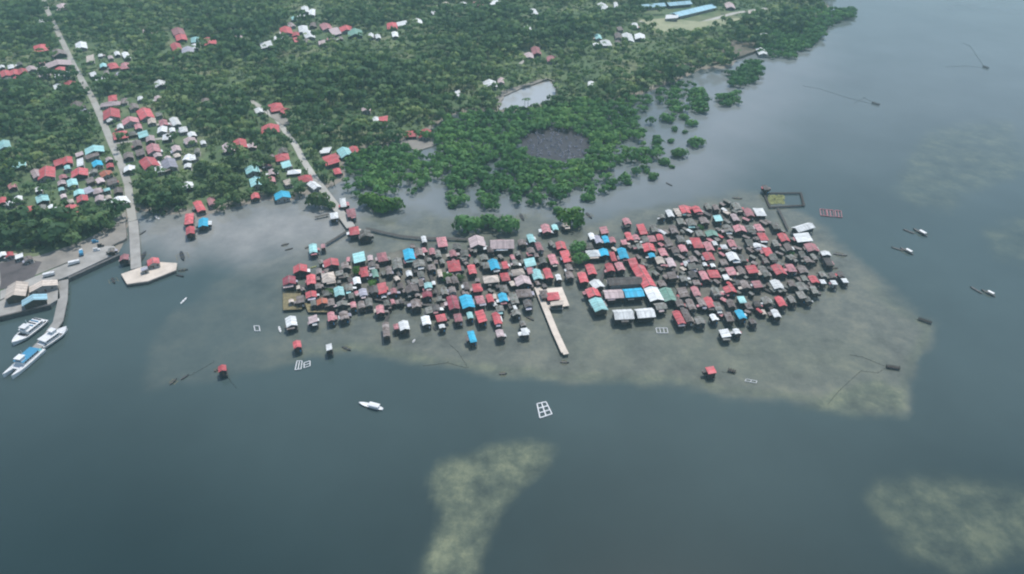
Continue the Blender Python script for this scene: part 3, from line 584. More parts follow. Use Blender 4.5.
# houses on land
LH = """r 41 47 13 7,a 58 52 13 6,w 81 45 10 7,l 58 63 22 6,c 90 58 7 7,r 5 73 8 7,r 14 72 8 6,r 22 71 8 6,l 31 68 8 5,l 44 73 10 5,r 61 69 9 5,w 62 74 14 5,r 70 84 11 7,w 58 86 8 5,w 93 74 6 5,w 99 79 11 5,t 103 65 6 4,r 113 65 8 6,p 125 65 8 6,
w 117 53 5 4,w 126 55 6 7,w 42 21 10 5,l 62 6 10 6,w 160 83 10 6,l 147 30 8 4,l 158 98 7 5,p 178 31 11 7,r 181 37 10 6,r 176 46 9 7,r 172 55 11 7,t 195 39 8 5,w 195 46 6 5,v 188 50 12 7,r 209 41 13 7,l 240 36 8 6,w 266 44 11 6,
r 286 30 11 7,w 279 37 10 4,w 303 28 9 6,w 309 34 10 7,w 305 9 7 6,w 312 12 6 6,w 302 16 8 3,t 294 18 5 3,p 326 26 10 6,l 335 31 9 7,r 346 28 12 5,n 355 32 14 6,w 371 35 5 4,w 378 36 5 4,l 322 42 7 4,
r 392 25 10 6,w 402 23 10 4,w 417 21 10 4,w 395 34 6 5,c 446 6 6 8,w 434 12 5 4,w 463 4 7 4,p 478 3 9 4,w 495 2 10 4,w 533 11 8 5,w 528 29 7 6,l 529 55 9 5,p 536 50 9 7,p 552 58 10 5,w 458 94 5 8,w 490 83 13 6,l 501 80 7 5,
w 604 6 9 6,w 616 5 4 6,w 628 37 10 8,w 640 36 10 5,w 635 25 6 5,w 606 42 10 5,w 597 45 6 4,w 591 83 6 4,w 672 16 12 4,w 764 32 8 5,w 777 36 7 6,l 730 5 9 5,w 762 51 9 6,c 754 13 10 6,
r 111 113 15 10,l 110 103 18 4,a 77 105 11 8,v 85 111 7 5,r 145 113 13 11,p 130 120 15 6,w 120 126 6 5,r 120 134 13 8,t 143 134 9 7,w 162 129 9 6,w 167 136 9 6,w 175 121 8 9,l 190 140 11 6,l 176 148 8 6,p 153 148 12 9,w 191 157 8 6,r 149 162 15 11,
v 169 163 13 11,w 129 168 10 6,t 94 149 17 7,a 92 155 12 5,b 97 163 9 6,w 80 162 6 9,t 4 144 10 9,t 18 164 13 6,r 67 160 9 8,r 58 162 8 7,r 46 172 15 12,l 36 173 8 10,r 79 172 15 8,o 106 173 11 6,t 72 182 9 8,t 79 192 10 6,v 88 190 8 7,
l 97 190 8 6,r 82 198 10 7,w 120 200 15 9,t 42 198 11 8,r 27 209 15 8,r 70 209 16 9,w 18 198 7 5,r 2 200 7 7,w 188 185 10 7,r 199 205 8 12,w 25 219 5 4,
r 276 106 13 8,r 285 111 9 7,r 270 128 17 8,w 259 110 8 5,l 228 147 10 8,r 240 143 12 9,l 252 145 7 5,r 282 156 13 7,t 286 164 9 7,t 252 169 13 7,w 294 171 13 4,t 256 181 12 9,b 282 194 15 7,r 255 195 8 6,r 305 177 13 7,w 314 184 9 8,
w 326 150 9 6,t 345 151 13 9,r 355 150 8 9,r 331 159 14 10,r 337 170 7 6,w 323 126 6 4,l 366 108 9 5,r 382 120 11 8,w 376 119 6 5,p 211 200 7 8,w 203 142 5 4,w 187 157 7 6,r 411 132 11 6,r 425 133 11 8,
w 140 98 5 4,a 205 100 7 5,l 150 138 8 6,a 137 143 8 7,a 128 155 9 6,a 140 152 8 7,l 100 180 7 6,a 112 181 9 7,a 90 180 7 6,a 118 190 8 6"""
for it in LH.replace('\n', '').split(','):
    c, u, v, w, l_ = it.split(); u, v, w, l_ = map(float, (u, v, w, l_))
    hpx(c, u, v, w, l_, stilts=False)
def land_hall(c, a, b_, wid, label):
    A, B = P(*a, 6), P(*b_, 6); d = B - A; m_ = (A + B) / 2; u, v = proj(m_.x, m_.y, 6)
    t = house(c, u, v, wid, d.length, rt='gable', stilts=False, label=label, name='long_shed', cat='shed', hw=3.4); t.rotation_euler.z = math.atan2(d.y, d.x) - math.pi / 2
land_hall('k', (641, 5.5), (664, 3.5), 15, 'leftmost long pale blue shed beyond the open field')
land_hall('k', (667, 3.5), (690, 1.5), 15, 'upper right long pale blue shed beyond the open field')
land_hall('k', (674, 14), (712, 5), 17, 'long slanting pale blue shed nearest the open field')
LFILL = [([(84, 96), (120, 96), (165, 115), (200, 135), (195, 165), (150, 172), (125, 170), (118, 205), (90, 205), (60, 195), (50, 170), (80, 150), (110, 150), (96, 120)], 44), ([(-4, 66), (60, 58), (75, 70), (60, 80), (-4, 80)], 8),
         ([(82, 54), (130, 52), (130, 72), (95, 84)], 5), ([(0, 185), (60, 178), (85, 205), (60, 216), (0, 214)], 7), ([(262, 150), (300, 150), (312, 190), (280, 186), (250, 176)], 7), ([(285, 24), (350, 22), (355, 38), (285, 42)], 7), ([(592, 34), (645, 20), (648, 42), (600, 48)], 4)]
for poly, k in LFILL:
    tries = 0; xs_ = [p[0] for p in poly]; ys_ = [p[1] for p in poly]; rd = [(a[0] + (b_[0] - a[0]) * i / 6, a[1] + (b_[1] - a[1]) * i / 6) for px, _, _ in ROADS for a, b_ in zip(px, px[1:]) for i in range(6)]
    while k > 0 and tries < 600:
        tries += 1; u, v = random.uniform(min(xs_), max(xs_)), random.uniform(min(ys_), max(ys_)); wp = random.uniform(5, 8.5) * (.8 if v < 90 else 1); lp = wp * random.uniform(.55, .9)
        if not inpoly(u, v, poly) or any(abs(u - h['u']) < (wp + h['w'] * scale(h['v'])) * .55 and abs(v - h['v']) < 5.5 for h in HOUSES if not h['st']) or any(abs(u - x) < wp * .6 + 2.5 and abs(v - y) < 4 for x, y in rd): continue
        hpx(random.choices('gawlprcvt', [4, 4, 3.5, 3, 2, 2, 2, 1, .7])[0], u, v, wp, lp, stilts=False); k -= 1
for c, u, v, w, l_, lb in [('r', 189, 218, 8, 12, 'red roofed shore house on stilts left of the tidal flat'), ('b', 203, 222, 9, 9, 'bright blue roofed shore house beside the red ones on the tidal flat'), ('r', 190, 230, 8, 8, 'red roofed shore house standing farthest out on the tidal flat'),
                           ('p', 124, 257, 8, 6, 'pink roofed hut beside the causeway near the cream wharf'), ('g', 111, 250, 6, 5, 'small grey hut at the quay corner')]:
    hpx(c, u, v, w, l_, label=lb)
def onslab(c, u, v, wm, lm, z, ang, label, name, cat, hw=3.2, rt='gable'):
    t = house(c, u, v, wm, lm, ang=ang, rt=rt, stilts=False, label=label, name=name, cat=cat, hw=hw)
    p = P(u, v, z + hw + 1); t.location = (p.x, p.y, z); 
    for ch in list(t.children):
        if ch.name.startswith('foundation'): bpy.data.objects.remove(ch)
    return t
onslab('c', 16, 290, 11, 15, 2.5, -.25, 'large cream roofed warehouse in the port yard', 'warehouse', 'warehouse', 4)
onslab('c', 43, 285, 15, 6.5, 2.5, .1, 'low cream roofed shed behind the blue roof in the port yard', 'shed', 'shed', 2.6)
onslab('k', 34, 299, 13, 6.5, 2.5, .1, 'pale blue roofed shed on the seaward side of the port yard', 'shed', 'shed', 3)
onslab('r', 153, 261, 7, 7, 2.0, .2, 'red roofed terminal house on the cream wharf', 'terminal_house', 'house', 2.6)
onslab('v', 144, 268, 4, 4, 2.0, .2, 'small pale blue kiosk beside the red terminal on the wharf', 'kiosk', 'kiosk', 2.2, 'shed')
for i, (u, v, c) in enumerate([(2, 254, 'w'), (9, 254, 'r'), (19, 256, 'w'), (28, 258, 'a')]): hpx(c, u, v, 7, 5, stilts=False, label=('small white', 'small red', 'second small white', 'small mauve')[i] + ' roofed hut on the beach behind the port yard')
# house with its own square deck beside the cream pier
q = empty('stage_deck', (0, 0, 0)); tag(q, 'square pale timber deck beside the cream pier with a red roofed pavilion', 'deck')
pxslab('deck', [(538.5, 289), (562, 287), (569.5, 305.5), (549.5, 308.5)], 1.45, 1.7, M_CREAM, q)
for i in range(4):
    for j in range(3):
        u = 540 + i * 6.4 + j * 4; v = 290 + j * 8.5; p = P(u, v, 1.5); MB().bar((p.x, p.y, -2), (p.x, p.y, 1.5), .13).build('pile', M_WOOD, q)
onslab('r', 553, 295, 7.5, 7.5, 1.7, .3, 'red roofed pavilion on the square deck beside the cream pier', 'pavilion', 'pavilion', 2.6, 'hip')
onslab('c', 557, 303, 7.5, 4, 1.7, .1, 'low cream roofed porch on the square deck beside the cream pier', 'porch', 'porch', 2.0, 'shed')
q = empty('bamboo_platform', (0, 0, 0)); tag(q, 'olive bamboo drying platform at the left end of the village', 'platform')
pxslab('deck', [(283, 293), (301, 293), (302, 309), (283, 310)], 1.6, 1.8, M_BAMBOO, q)
for (a, b_) in [((283.3, 293.2), (301, 293.2)), ((301, 293.2), (301.8, 308.8)), ((301.8, 308.8), (283.3, 309.6)), ((283.3, 309.6), (283.3, 293.2))]:
    A, B = P(*a, 1.8), P(*b_, 1.8); mb = MB(); k = 7
    for i in range(k): p = A.lerp(B, i / k); mb.bar((p.x, p.y, 1.75), (p.x, p.y, 2.9), .06)
    mb.bar((A.x, A.y, 2.85), (B.x, B.y, 2.85), .06); mb.build('railing', M_BAMBOO, q)
for i in range(4):
    for j in range(3): p = P(284 + i * 5.7, 294 + j * 7, 1.6); MB().bar((p.x, p.y, -2), (p.x, p.y, 1.62), .12).build('stilt', M_WOOD, q)
onslab('c', 291, 300, 3, 3, 1.8, .2, 'tiny cream roofed shelter on the bamboo drying platform', 'shelter', 'shelter', 1.9)
q = empty('bamboo_platform', (0, 0, 0)); tag(q, 'cream bamboo deck below the orange roof at left front', 'platform')
pxslab('deck', [(305, 303), (328, 305), (329, 312), (308, 312)], 1.5, 1.68, M_BAMBOO, q)
for i in range(4):
    for j in range(2): p = P(308 + i * 6, 304.5 + j * 6, 1.5); MB().bar((p.x, p.y, -2), (p.x, p.y, 1.52), .12).build('stilt', M_WOOD, q)

# labels of the houses: colour, and place counted from the left inside a block one can find
def block(h):
    u, v = h['u'], h['v']
    if h['st']:
        for lim, nm in ((398, 'left block'), (470, 'centre left block'), (520, 'centre block'), (585, 'block behind cream pier'), (662, 'block round blue hall'), (722, 'right block'), (770, 'far right block'), (880, 'right end')):
            if u < lim:
                vs = [k['v'] for k in HOUSES if k['st'] and (lim - 130 < k['u'] < lim + 10)]
                lo, hi = np.percentile(vs, 34), np.percentile(vs, 67)
                return ('back rows of ' if v < lo else 'middle rows of ' if v < hi else 'front rows of ') + nm
    if v < 60: return ('far left lane' if u < 140 else 'far red cluster' if u < 225 else 'far tree line left' if u < 360 else 'far hamlet top centre' if u < 560 else 'far shore hamlet')
    if u < 140: return 'far road crossing' if v < 100 else ('upper left settlement' if v < 150 else 'lower left settlement')
    if u < 215: return 'lanes right of the road'
    if u < 400: return 'upper causeway road' if v < 152 else 'lower causeway road'
    return 'clearings among mangroves'
groups = {}
for h in HOUSES:
    if not h['lab']: groups.setdefault((block(h), h['c'], h['st']), []).append(h)
for (bk, c, st), hs in groups.items():
    hs.sort(key=lambda h: h['u'])
    kind = 'stilt house' if st else 'house'
    for i, h in enumerate(hs):
        rtw = {'gable': 'gabled', 'hip': 'hipped', 'shed': 'lean-to'}[h['rt']]
        if len(hs) == 1: lb = f'only {c} roofed {kind} in the {bk}, roof {rtw}'
        else: lb = f'{c} {rtw} {kind}, {ORD[min(i, 19)] if i < len(hs) - 1 else "rightmost"} {c} roof from left, {bk}'
        lb = lb.replace('rightmost %s roof from left' % c, 'rightmost %s roof' % c).replace('first %s roof from left' % c, 'leftmost %s roof' % c)
        if len(lb.replace('-', ' ').split()) > 16: lb = lb.replace(rtw + ' ', '', 1)
        if len(lb.replace('-', ' ').split()) > 16: lb = lb.replace(' from left', '', 1).replace('house,', 'house, counted from left,') if 0 else lb.replace('rows of ', 'of ')
        h['o']['label'] = lb; h['o']['group'] = 'houses of the stilt village' if st else 'houses on the land'

# ------------------------------------------------------------------ boats
def hull(L, B, D, fore_=.35, transom=.5, n=12):
    vs, fs = [], []
    for i in range(n + 1):
        t = i / n; y = -L / 2 + L * t
        w = B / 2 * (1 - max(0, (t - (1 - fore_)) / fore_) ** 2.2 * .97) * (transom + (1 - transom) * min(1, t / .25) ** .6)
        sh = D * (1 + .35 * max(0, t - .6) ** 2 / .16)
        vs += [(-w, y, sh), (-w * .75, y, D * .25), (0, y, -D * .15 + D * .3 * max(0, t - .85) / .15), (w * .75, y, D * .25), (w, y, sh), (w * .86, y, sh - .02), (0, y, sh - .12), (-w * .86, y, sh - .02)]
    for i in range(n):
        for k in range(8): a, b_ = i * 8 + k, i * 8 + (k + 1) % 8; fs.append((a, b_, b_ + 8, a + 8))
    fs += [tuple(range(7, -1, -1)), tuple(range(n * 8, n * 8 + 8))]
    return MB().add(vs, fs)
def heading(a, b_): A, B = P(*a), P(*b_); d = B - A; return math.atan2(d.y, d.x) - math.pi / 2, d.length, (A + B) / 2
def small_boat(a, b_, hm, label, canopy=None, outrig=False, name='boat', wid=None, group='small boats on the water'):
    rz, L, mid = heading(a, b_); B = wid or max(L * .2, 1.1); D = max(.55, L * .065)
    t = empty(name, (mid.x, mid.y, -.05), rz); tag(t, label, 'boat', group)
    hull(L, B, D, .38, .45).build('hull', hm, t)
    for s in (-.25, .1): MB().box(-B * .36, B * .36, L * s - .15, L * s + .15, D - .1, D + .05).build('thwart', M_PLANK, t)
    if canopy:
        z = D + 1.4; MB().prism([(-B * .5, z), (0, z + .25), (B * .5, z), (B * .5, z - .08), (0, z + .17), (-B * .5, z - .08)][::-1], -L * .36, L * .06).build('canopy', canopy, t)
        for sx in (-1, 1):
            for sy in (-.34, .04): MB().bar((sx * B * .42, L * sy, D - .1), (sx * B * .42, L * sy, z - .02), .05).build('canopy_post', M_WHITE, t)
    if outrig:
        for sx in (-1, 1):
            MB().bar((sx * B * 1.5, -L * .32, .12), (sx * B * 1.5, L * .3, .12), .1).build('outrigger_float', M_BAMBOO, t)
        for sy in (-.2, .15): MB().bar((-B * 1.55, L * sy, D + .02), (B * 1.55, L * sy, D + .02), .06).build('outrigger_boom', M_BAMBOO, t)
    return t
def ferry(a, b_, B, label, deckmat, style):
    rz, L, mid = heading(a, b_); t = empty('ferry', (mid.x, mid.y, -.1), rz); tag(t, label, 'ferry', 'ferries moored at the pier')
    D = 2.2
    if style == 'cat':
        for sx in (-1, 1):
            o = hull(L, B * .34, D, .4, .9).build('hull', M_WHITE, t); o.location.x = sx * B * .33
        MB().box(-B * .46, B * .46, -L * .46, L * .25, D * .7, D + .1).build('bridge_deck', M_WHITE, t)
    else:
        h_ = hull(L, B, D, .42, .8).build('hull', M_WHITE, t); 
        MB().box(-B * .40, B * .40, -L * .44, L * .2, D - .05, D + .08).build('main_deck', M_PLANK, t)
    c = MB(); z0 = D + .07
    c.prism([(-B * .38, z0), (B * .38, z0), (B * .35, z0 + 2.1), (-B * .35, z0 + 2.1)], -L * .36, L * .12); cab = c.build('cabin', M_WHITE, t)
    for sx in (-1, 1):
        for k in range(6): y = -L * .33 + k * L * .072; MB().box(min(sx * B * .355, sx * B * .385), max(sx * B * .355, sx * B * .385), y, y + L * .05, z0 + .9, z0 + 1.6).build('window', M_GLASS, cab)
    rf = MB().prism([(-B * .4, z0 + 2.1), (B * .4, z0 + 2.1), (B * .38, z0 + 2.25), (0, z0 + 2.4), (-B * .38, z0 + 2.25)], -L * .39, L * .13).build('cabin_roof', deckmat if style == 'cat' else M_WHITE, t)
    wh = MB().prism([(-B * .24, z0 + 2.3), (B * .24, z0 + 2.3), (B * .2, z0 + 4.0), (-B * .2, z0 + 4.0)], -L * .02, L * .11).build('wheelhouse', M_WHITE, t)
    MB().box(-B * .18, B * .18, L * .105, L * .115, z0 + 3.0, z0 + 3.7).build('window', M_GLASS, wh)
    MB().box(-B * .25, B * .25, -L * .05, L * .13, z0 + 3.98, z0 + 4.1).build('wheelhouse_roof', M_WHITE, t)
    MB().bar((0, -L * .06, z0 + 2.2), (0, -L * .06, z0 + 6.5), .09).build('mast', M_WHITE, t)
    if style == 'open':
        for k in range(4):
            y = -L * .36 + k * L * .085; MB().box(-B * .3, B * .3, y, y + .5, z0 + 2.3, z0 + 2.8).build('bench', M_BLUE if k % 2 else M_BLACK, t)
    MB().box(-B * .3, B * .3, -L * .47, -L * .38, D - .05, D + .5).build('stern_box', M_TEALP if style == 'cat' else M_WHITE, t)
    for sx in (-1, 1):
        r = MB(); 
        for k in range(5): y = L * (.14 + k * .055); r.bar((sx * B * (.42 - k * .05), y, D - .1), (sx * B * (.42 - k * .05), y, D + 1.05), .04, 4)
        r.bar((sx * B * .42, L * .14, D + 1.0), (sx * B * .22, L * .36, D + 1.0), .04, 4); r.build('railing', M_WHITE, t)
    return t
ferry((41, 351), (9, 379), 8.0, 'white catamaran ferry with blue deck patch at the pier tip', M_BLUE, 'cat')
ferry((45, 322), (14, 346), 8.2, 'white ferry with dark benches on the left side of the pier', M_WHITE, 'open')
ferry((41, 349), (68, 330), 7.6, 'white ferry on the right side of the pier', M_WHITE, 'plain')
small_boat((383, 410), (359, 403.5), M_WHITE, 'long pale passenger boat alone in deep water before the village', M_WHITE, False, 'passenger_boat', 2.6)
for a, b_, lb, hm, cn, og in [
    ((927, 237), (913, 229), 'white canopied boat, upper right pair, right one', M_BLACK, M_WHITE, True), ((914, 234), (903, 229.5), 'dark small boat beside the upper right white canopied boat', M_BLACK, None, False),
    ((913, 255), (900, 248), 'white canopied boat of the lower pair off the right end of village', M_BLACK, M_WHITE, True), ((903, 251), (891, 247.5), 'dark open boat of the lower pair off the right end of village', M_BLACK, None, False),
    ((995, 297), (981, 290), 'white canopied boat near the right picture edge', M_BLACK, M_WHITE, True), ((982, 294), (970, 287), 'dark open boat near the right picture edge', M_BLACK, None, False),
    ((170, 385), (177, 379), 'dark open boat moored at far left shallows, left of two', M_BLACK, None, True), ((181, 380), (189, 375), 'dark narrow boat moored at far left shallows, right of two', M_BLACK, None, False),
    ((214, 372), (220, 369), 'dark boat tied to the lone red hut at far left', M_BLACK, None, True), ((342, 347), (351, 351), 'dark open boat off the left front row', M_BLACK, None, True),
    ((499, 374.5), (507, 374), 'small dark boat on the shallow edge below the pink house', M_BLACK, None, True), ((560, 362.5), (569, 363), 'small dark boat just beyond the cream pier head', M_BLACK, None, True),
    ((279, 327), (281, 333), 'small white boat off the left corner of the village', M_WHITE, None, False), ((181, 304), (187, 298), 'small pale canoe on open water below the wharf', M_WHITE, None, False),
    ((178, 271), (188, 270), 'dark boat moored at the right tip of the cream wharf', M_BLACK, None, True), ((176, 275), (184, 277), 'second dark boat at the right tip of the cream wharf', M_BLACK, None, False),
    ((181, 252), (184, 261), 'dark boat on the tidal flat right of the wharf', M_BLACK, None, True), ((112, 278), (115, 284), 'dark boat moored left of the cream wharf', M_BLACK, None, True),
    ((281, 246), (289, 244), 'dark outrigger canoe left of the teal hut, upper one', M_BLACK, None, True), ((285, 250.5), (293, 248.5), 'grey canoe left of the teal hut, lower one', M_PLANK, None, False),
    ((305, 249), (310, 246.5), 'dark boat tied beside the teal hut', M_BLACK, None, True), ((310, 268.5), (317, 266.5), 'grey green canoe right of the leftmost red roof', M_WEED, None, False),
    ((833, 254), (847, 256), 'long dark boat moored at the white roofed house at right end', M_BLACK, None, True), ((838, 268), (830, 269), 'dark boat off the right end of the village', M_BLACK, None, True), ((732, 198), (742, 199), 'dark boat moored at the back of the right block', M_BLACK, None, True),
    ((140, 262), (146, 252), 'dark boat moored right of the wharf causeway', M_BLACK, None, True), ((140, 235), (146, 231), 'dark boat beached right of the wharf causeway', M_BLACK, None, False),
    ((155, 216.5), (160, 220), 'white boat beached on the tidal flat', M_WHITE, None, False), ((672, 186), (666, 183), 'dark canoe below the lone mangroves', M_BLACK, None, False),
    ((520, 214), (524, 221), 'dark boat moored right of the dark green bushes', M_BLACK, None, True), ((586, 213), (592, 219), 'dark boat in the lagoon behind the blue roofs', M_BLACK, None, True),
    ((191, 241), (194, 237), 'dark boat beside the red shore houses', M_BLACK, None, False), ((413, 343), (415, 340), 'tiny white boat in front of the white roofed house', M_WHITE, None, False),
    ((526, 317), (534, 321), 'dark boat in front of the centre block near the pier', M_BLACK, None, True), ((436, 331), (433, 327), 'tiny dark canoe between two front houses', M_BLACK, None, False)]:
    small_boat(a, b_, hm, lb, cn, og)

# ------------------------------------------------------------------ rafts, fish pens and fish corrals
def raft(px, nx, ny, label, mat=M_WHITE, w=.55, name='fish_raft'):
    c = [P(u, v, .35) for u, v in px]; t = empty(name, (0, 0, 0)); tag(t, label, 'raft', 'fish cage rafts')
    for i in range(nx + 1): A = c[0].lerp(c[1], i / nx); B = c[3].lerp(c[2], i / nx); MB().bar((A.x, A.y, .3), (B.x, B.y, .3), w / 2, 6).build('float_beam', mat, t)
    for j in range(ny + 1): A = c[0].lerp(c[3], j / ny); B = c[1].lerp(c[2], j / ny); MB().bar((A.x, A.y, .42), (B.x, B.y, .42), w / 2, 6).build('float_beam', mat, t)
    return t
raft([(537, 404), (546, 402), (552, 414), (540, 418)], 2, 3, 'white gridded fish cage raft alone in deep water', w=.7)
raft([(297, 361), (302, 361), (301, 369), (295, 370)], 2, 1, 'left of two small white rafts below the lone red hut', w=.5); raft([(304, 363), (310, 361), (310, 366), (304, 368)], 1, 2, 'right of two small white rafts below the lone red hut', w=.5)
raft([(254, 326), (259, 326), (260, 331), (255, 331)], 1, 1, 'small white raft off the left end of the village', w=.5)
raft([(656, 328), (667, 328), (668, 333), (657, 333)], 3, 1, 'faint white raft in front of the white halls', w=.4)
for i, u in enumerate((820, 827, 835)): raft([(u, 209 + i * .7), (u + 6, 209.5 + i * .7), (u + 7, 216 + i * .7), (u + 1, 215.5 + i * .7)], 2, 1, ('leftmost', 'middle', 'rightmost')[i] + ' pinkish raft beyond the white pointed hall', ROOF['p'][0], .6)
raft([(746, 379), (757, 381), (756, 383), (745, 381)], 2, 1, 'faint pale raft right of the lone red hut on shallows', w=.3)
def corral(lines, head, label):
    t = empty('fish_corral', (0, 0, 0)); tag(t, label, 'fish corral', 'fish corrals of stakes in the shallows')
    for px in lines:
        for a, b_ in zip(px, px[1:]):
            A, B = P(*a), P(*b_); d = B - A; k = max(2, int(d.length / 2.2)); mb = MB()
            for i in range(k + 1): p = A.lerp(B, i / k); p += Vector((random.uniform(-.2, .2), random.uniform(-.2, .2), 0)); mb.bar((p.x, p.y, -1.4), (p.x + random.uniform(-.1, .1), p.y, .7 + random.random() * .5), .06, 4)
            mb.build('stake_fence', M_WOOD, t)
            nrm = Vector((-d.y, d.x, 0)).normalized() * .03
            MB().slab([(A.x - nrm.x, A.y - nrm.y), (B.x - nrm.x, B.y - nrm.y), (B.x + nrm.x, B.y + nrm.y), (A.x + nrm.x, A.y + nrm.y)], -1.2, .12).build('net', M_NET, t)
    if head:
        (ua, va), (ub, vb) = head; A, B = P(ua, va), P(ub, vb); d = (B - A); nrm = Vector((-d.y, d.x, 0)).normalized() * .9
        cs = [A - nrm, B - nrm, B + nrm, A + nrm]; mb = MB()
        for a, b_ in zip(cs, cs[1:] + cs[:1]):
            k = max(2, int((b_ - a).length / .9))
            for i in range(k): p = a.lerp(b_, i / k); mb.bar((p.x, p.y, -1.4), (p.x, p.y, 1.6 + random.random() * .5), .12, 4)
        mb.build('catch_pen', M_WOOD, t); MB().slab([(p.x, p.y) for p in cs], 1.0, 1.12).build('catch_platform', M_WOOD, t)
corral([[(828, 404), (840, 390), (861, 371)], [(861, 371), (878, 373), (884, 369)], [(850, 355), (862, 357), (884, 366)]], ((886, 367.5), (899, 369.5)), 'forked fish corral with dark catch pen on the right shallows')
corral([[(946, 67), (966, 66), (984, 68)], [(962, 43), (970, 46), (976, 55), (984, 67)]], ((983, 67), (988, 69)), 'forked fish corral far away at upper right')
corral([[(803, 86), (820, 89), (848, 98)], [(855, 103), (864, 98), (875, 103)], [(848, 98), (872, 104)]], ((872, 103.5), (879, 105.5)), 'long straight fish corral in the upper right water')
corral([[(915, 319), (922, 321)]], ((918, 319.5), (931, 324)), 'single dark catch pen at the right corner of the shallows')
corral([[(424, 366), (448, 363), (466, 368)], [(450, 345), (458, 352), (468, 368)]], None, 'forked fish corral on the shallow edge below the centre houses')
corral([[(722, 372), (736, 373)]], ((728, 371), (735, 373)), 'small stake pen right of the lone red hut')
corral([[(226, 375), (236, 388)], [(190, 376), (214, 362)]], None, 'faint stake lines round the lone red hut at far left')
q = empty('square_fish_pen', (0, 0, 0)); tag(q, 'square fish pen of dark timber walkways behind the right block', 'fish pen')
pc = [(764, 193), (801, 192.5), (804, 205), (770, 207)]
for k in range(4):
    A, B = P(*pc[k], 1.2), P(*pc[(k + 1) % 4], 1.2); d = (B - A).normalized(); nr = Vector((-d.y, d.x, 0)) * .8; e = d * .8
    MB().slab([((A - nr - e).x, (A - nr - e).y), ((B - nr - e).x, (B - nr - e).y), ((B + nr - e).x, (B + nr - e).y), ((A + nr - e).x, (A + nr - e).y)], .85, 1.15 + .01 * k).build('walkway', M_WOOD, q)
    for i in range(7): p = A.lerp(B, i / 7); MB().bar((p.x, p.y, -1.6), (p.x, p.y, .9), .14).build('pile', M_WOOD, q)
mb = MB()
for k in range(260):
    p = P(random.uniform(768, 784), random.uniform(195.5, 204), 0); x, y, s = p.x, p.y, random.uniform(.5, 1.2); a = random.random() * 6.3
    mb.add([(x + s * math.cos(a), y + s * math.sin(a), .05), (x - s * math.sin(a), y + s * math.cos(a), .3), (x - s * math.cos(a), y - s * math.sin(a), .12 + random.random() * .5), (x + s * math.sin(a), y - s * math.cos(a), .25)], [(0, 1, 2, 3)])
tag(mb.build('water_weed', M_WEED), 'olive water weed floating inside the square fish pen', kind='stuff')
hpx('d', 766, 187, 5, 5, label='small dark hut at the corner of the square fish pen'); HOUSES[-1]['o']['group'] = 'houses of the stilt village'

# ------------------------------------------------------------------ vehicles and stores on the quay
WHEEL = MB().bar((-.13, 0, 0), (.13, 0, 0), .42, 10).mesh('wheel')
def truck(u, v, ang, label, cargo):
    p = P(u, v, 2.6); t = empty('truck', (p.x, p.y, 2.6), ang); tag(t, label, 'truck')
    MB().box(-.95, .95, -3.2, 3.0, .55, .8).build('chassis', M_BLACK, t)
    cab = MB().prism([(0, 0)] * 0 or [(-1.0, .8), (1.0, .8), (.92, 2.3), (-.92, 2.3)], 1.3, 3.0).build('cab', M_WHITE, t); MB().box(-.8, .8, 2.98, 3.05, 1.5, 2.1).build('windscreen', M_GLASS, cab)
    MB().box(-1.05, 1.05, -3.2, 1.15, .8, 2.5).build('cargo_box', cargo, t)
    for x in (-.9, .9):
        for y in (-2.2, 2.1): link('wheel', WHEEL, M_TYRE, t, (x, y, .42))
truck(50, 276, R(-65), 'white truck parked on the quay above the blue shed', M_WHITE); truck(75, 264, R(-60), 'white truck parked at the middle of the quay', M_WHITE); truck(82, 254, R(30), 'truck with a blue load at the back of the quay', M_BLUE)
for u, v, m_, lb in [(94, 251, M_WHITE, 'white crates stacked at the back of the quay'), (98, 247, M_BLACK, 'dark crates stacked at the back of the quay'), (92, 242, M_BLUE, 'blue tarpaulin covered stack behind the quay')]:
    p = P(u, v, 2.6); t = empty('crate_stack', (p.x, p.y, 2.6 if v > 245 else max(gh(p.x, p.y), 0) + .1), random.random()); tag(t, lb, 'crates')
    for i in range(3):
        for j in range(2 if i < 2 else 1): MB().box(i * 1.3, i * 1.3 + 1.2, -.6 + j * .05, .6 + j * .05, j * 1.02, j * 1.02 + 1.0).build('crate', m_, t)

# ------------------------------------------------------------------ trees
def crown_pts(n, lobes):
    L = np.array(lobes); i = rng.integers(0, len(L), n)
    d = rng.normal(size=(n, 3)); d[:, 2] = np.abs(d[:, 2]) * .9 - .25; d /= np.linalg.norm(d, axis=1)[:, None]
    r = rng.uniform(.72, 1.05, n)[:, None]
    return L[i, :3] + d * r * L[i, 3:6], d
def leaf_quads(C, D, size, jitter=.55, droop=None):
    n = len(C); N = D + rng.normal(size=(n, 3)) * jitter; N /= np.linalg.norm(N, axis=1)[:, None]
    A = np.cross(N, rng.normal(size=(n, 3))); A /= np.linalg.norm(A, axis=1)[:, None]; B = np.cross(N, A)
    s = size * rng.uniform(.65, 1.3, n)[:, None]; t = s * rng.uniform(.6, 1.0, n)[:, None]
    V = np.stack([C - A * s * .5, C - B * t * .5 + N * s * .08, C + A * s * .5, C + B * t * .5 - N * s * .05], 1).reshape(-1, 3)
    return V, np.arange(4 * n).reshape(n, 4)
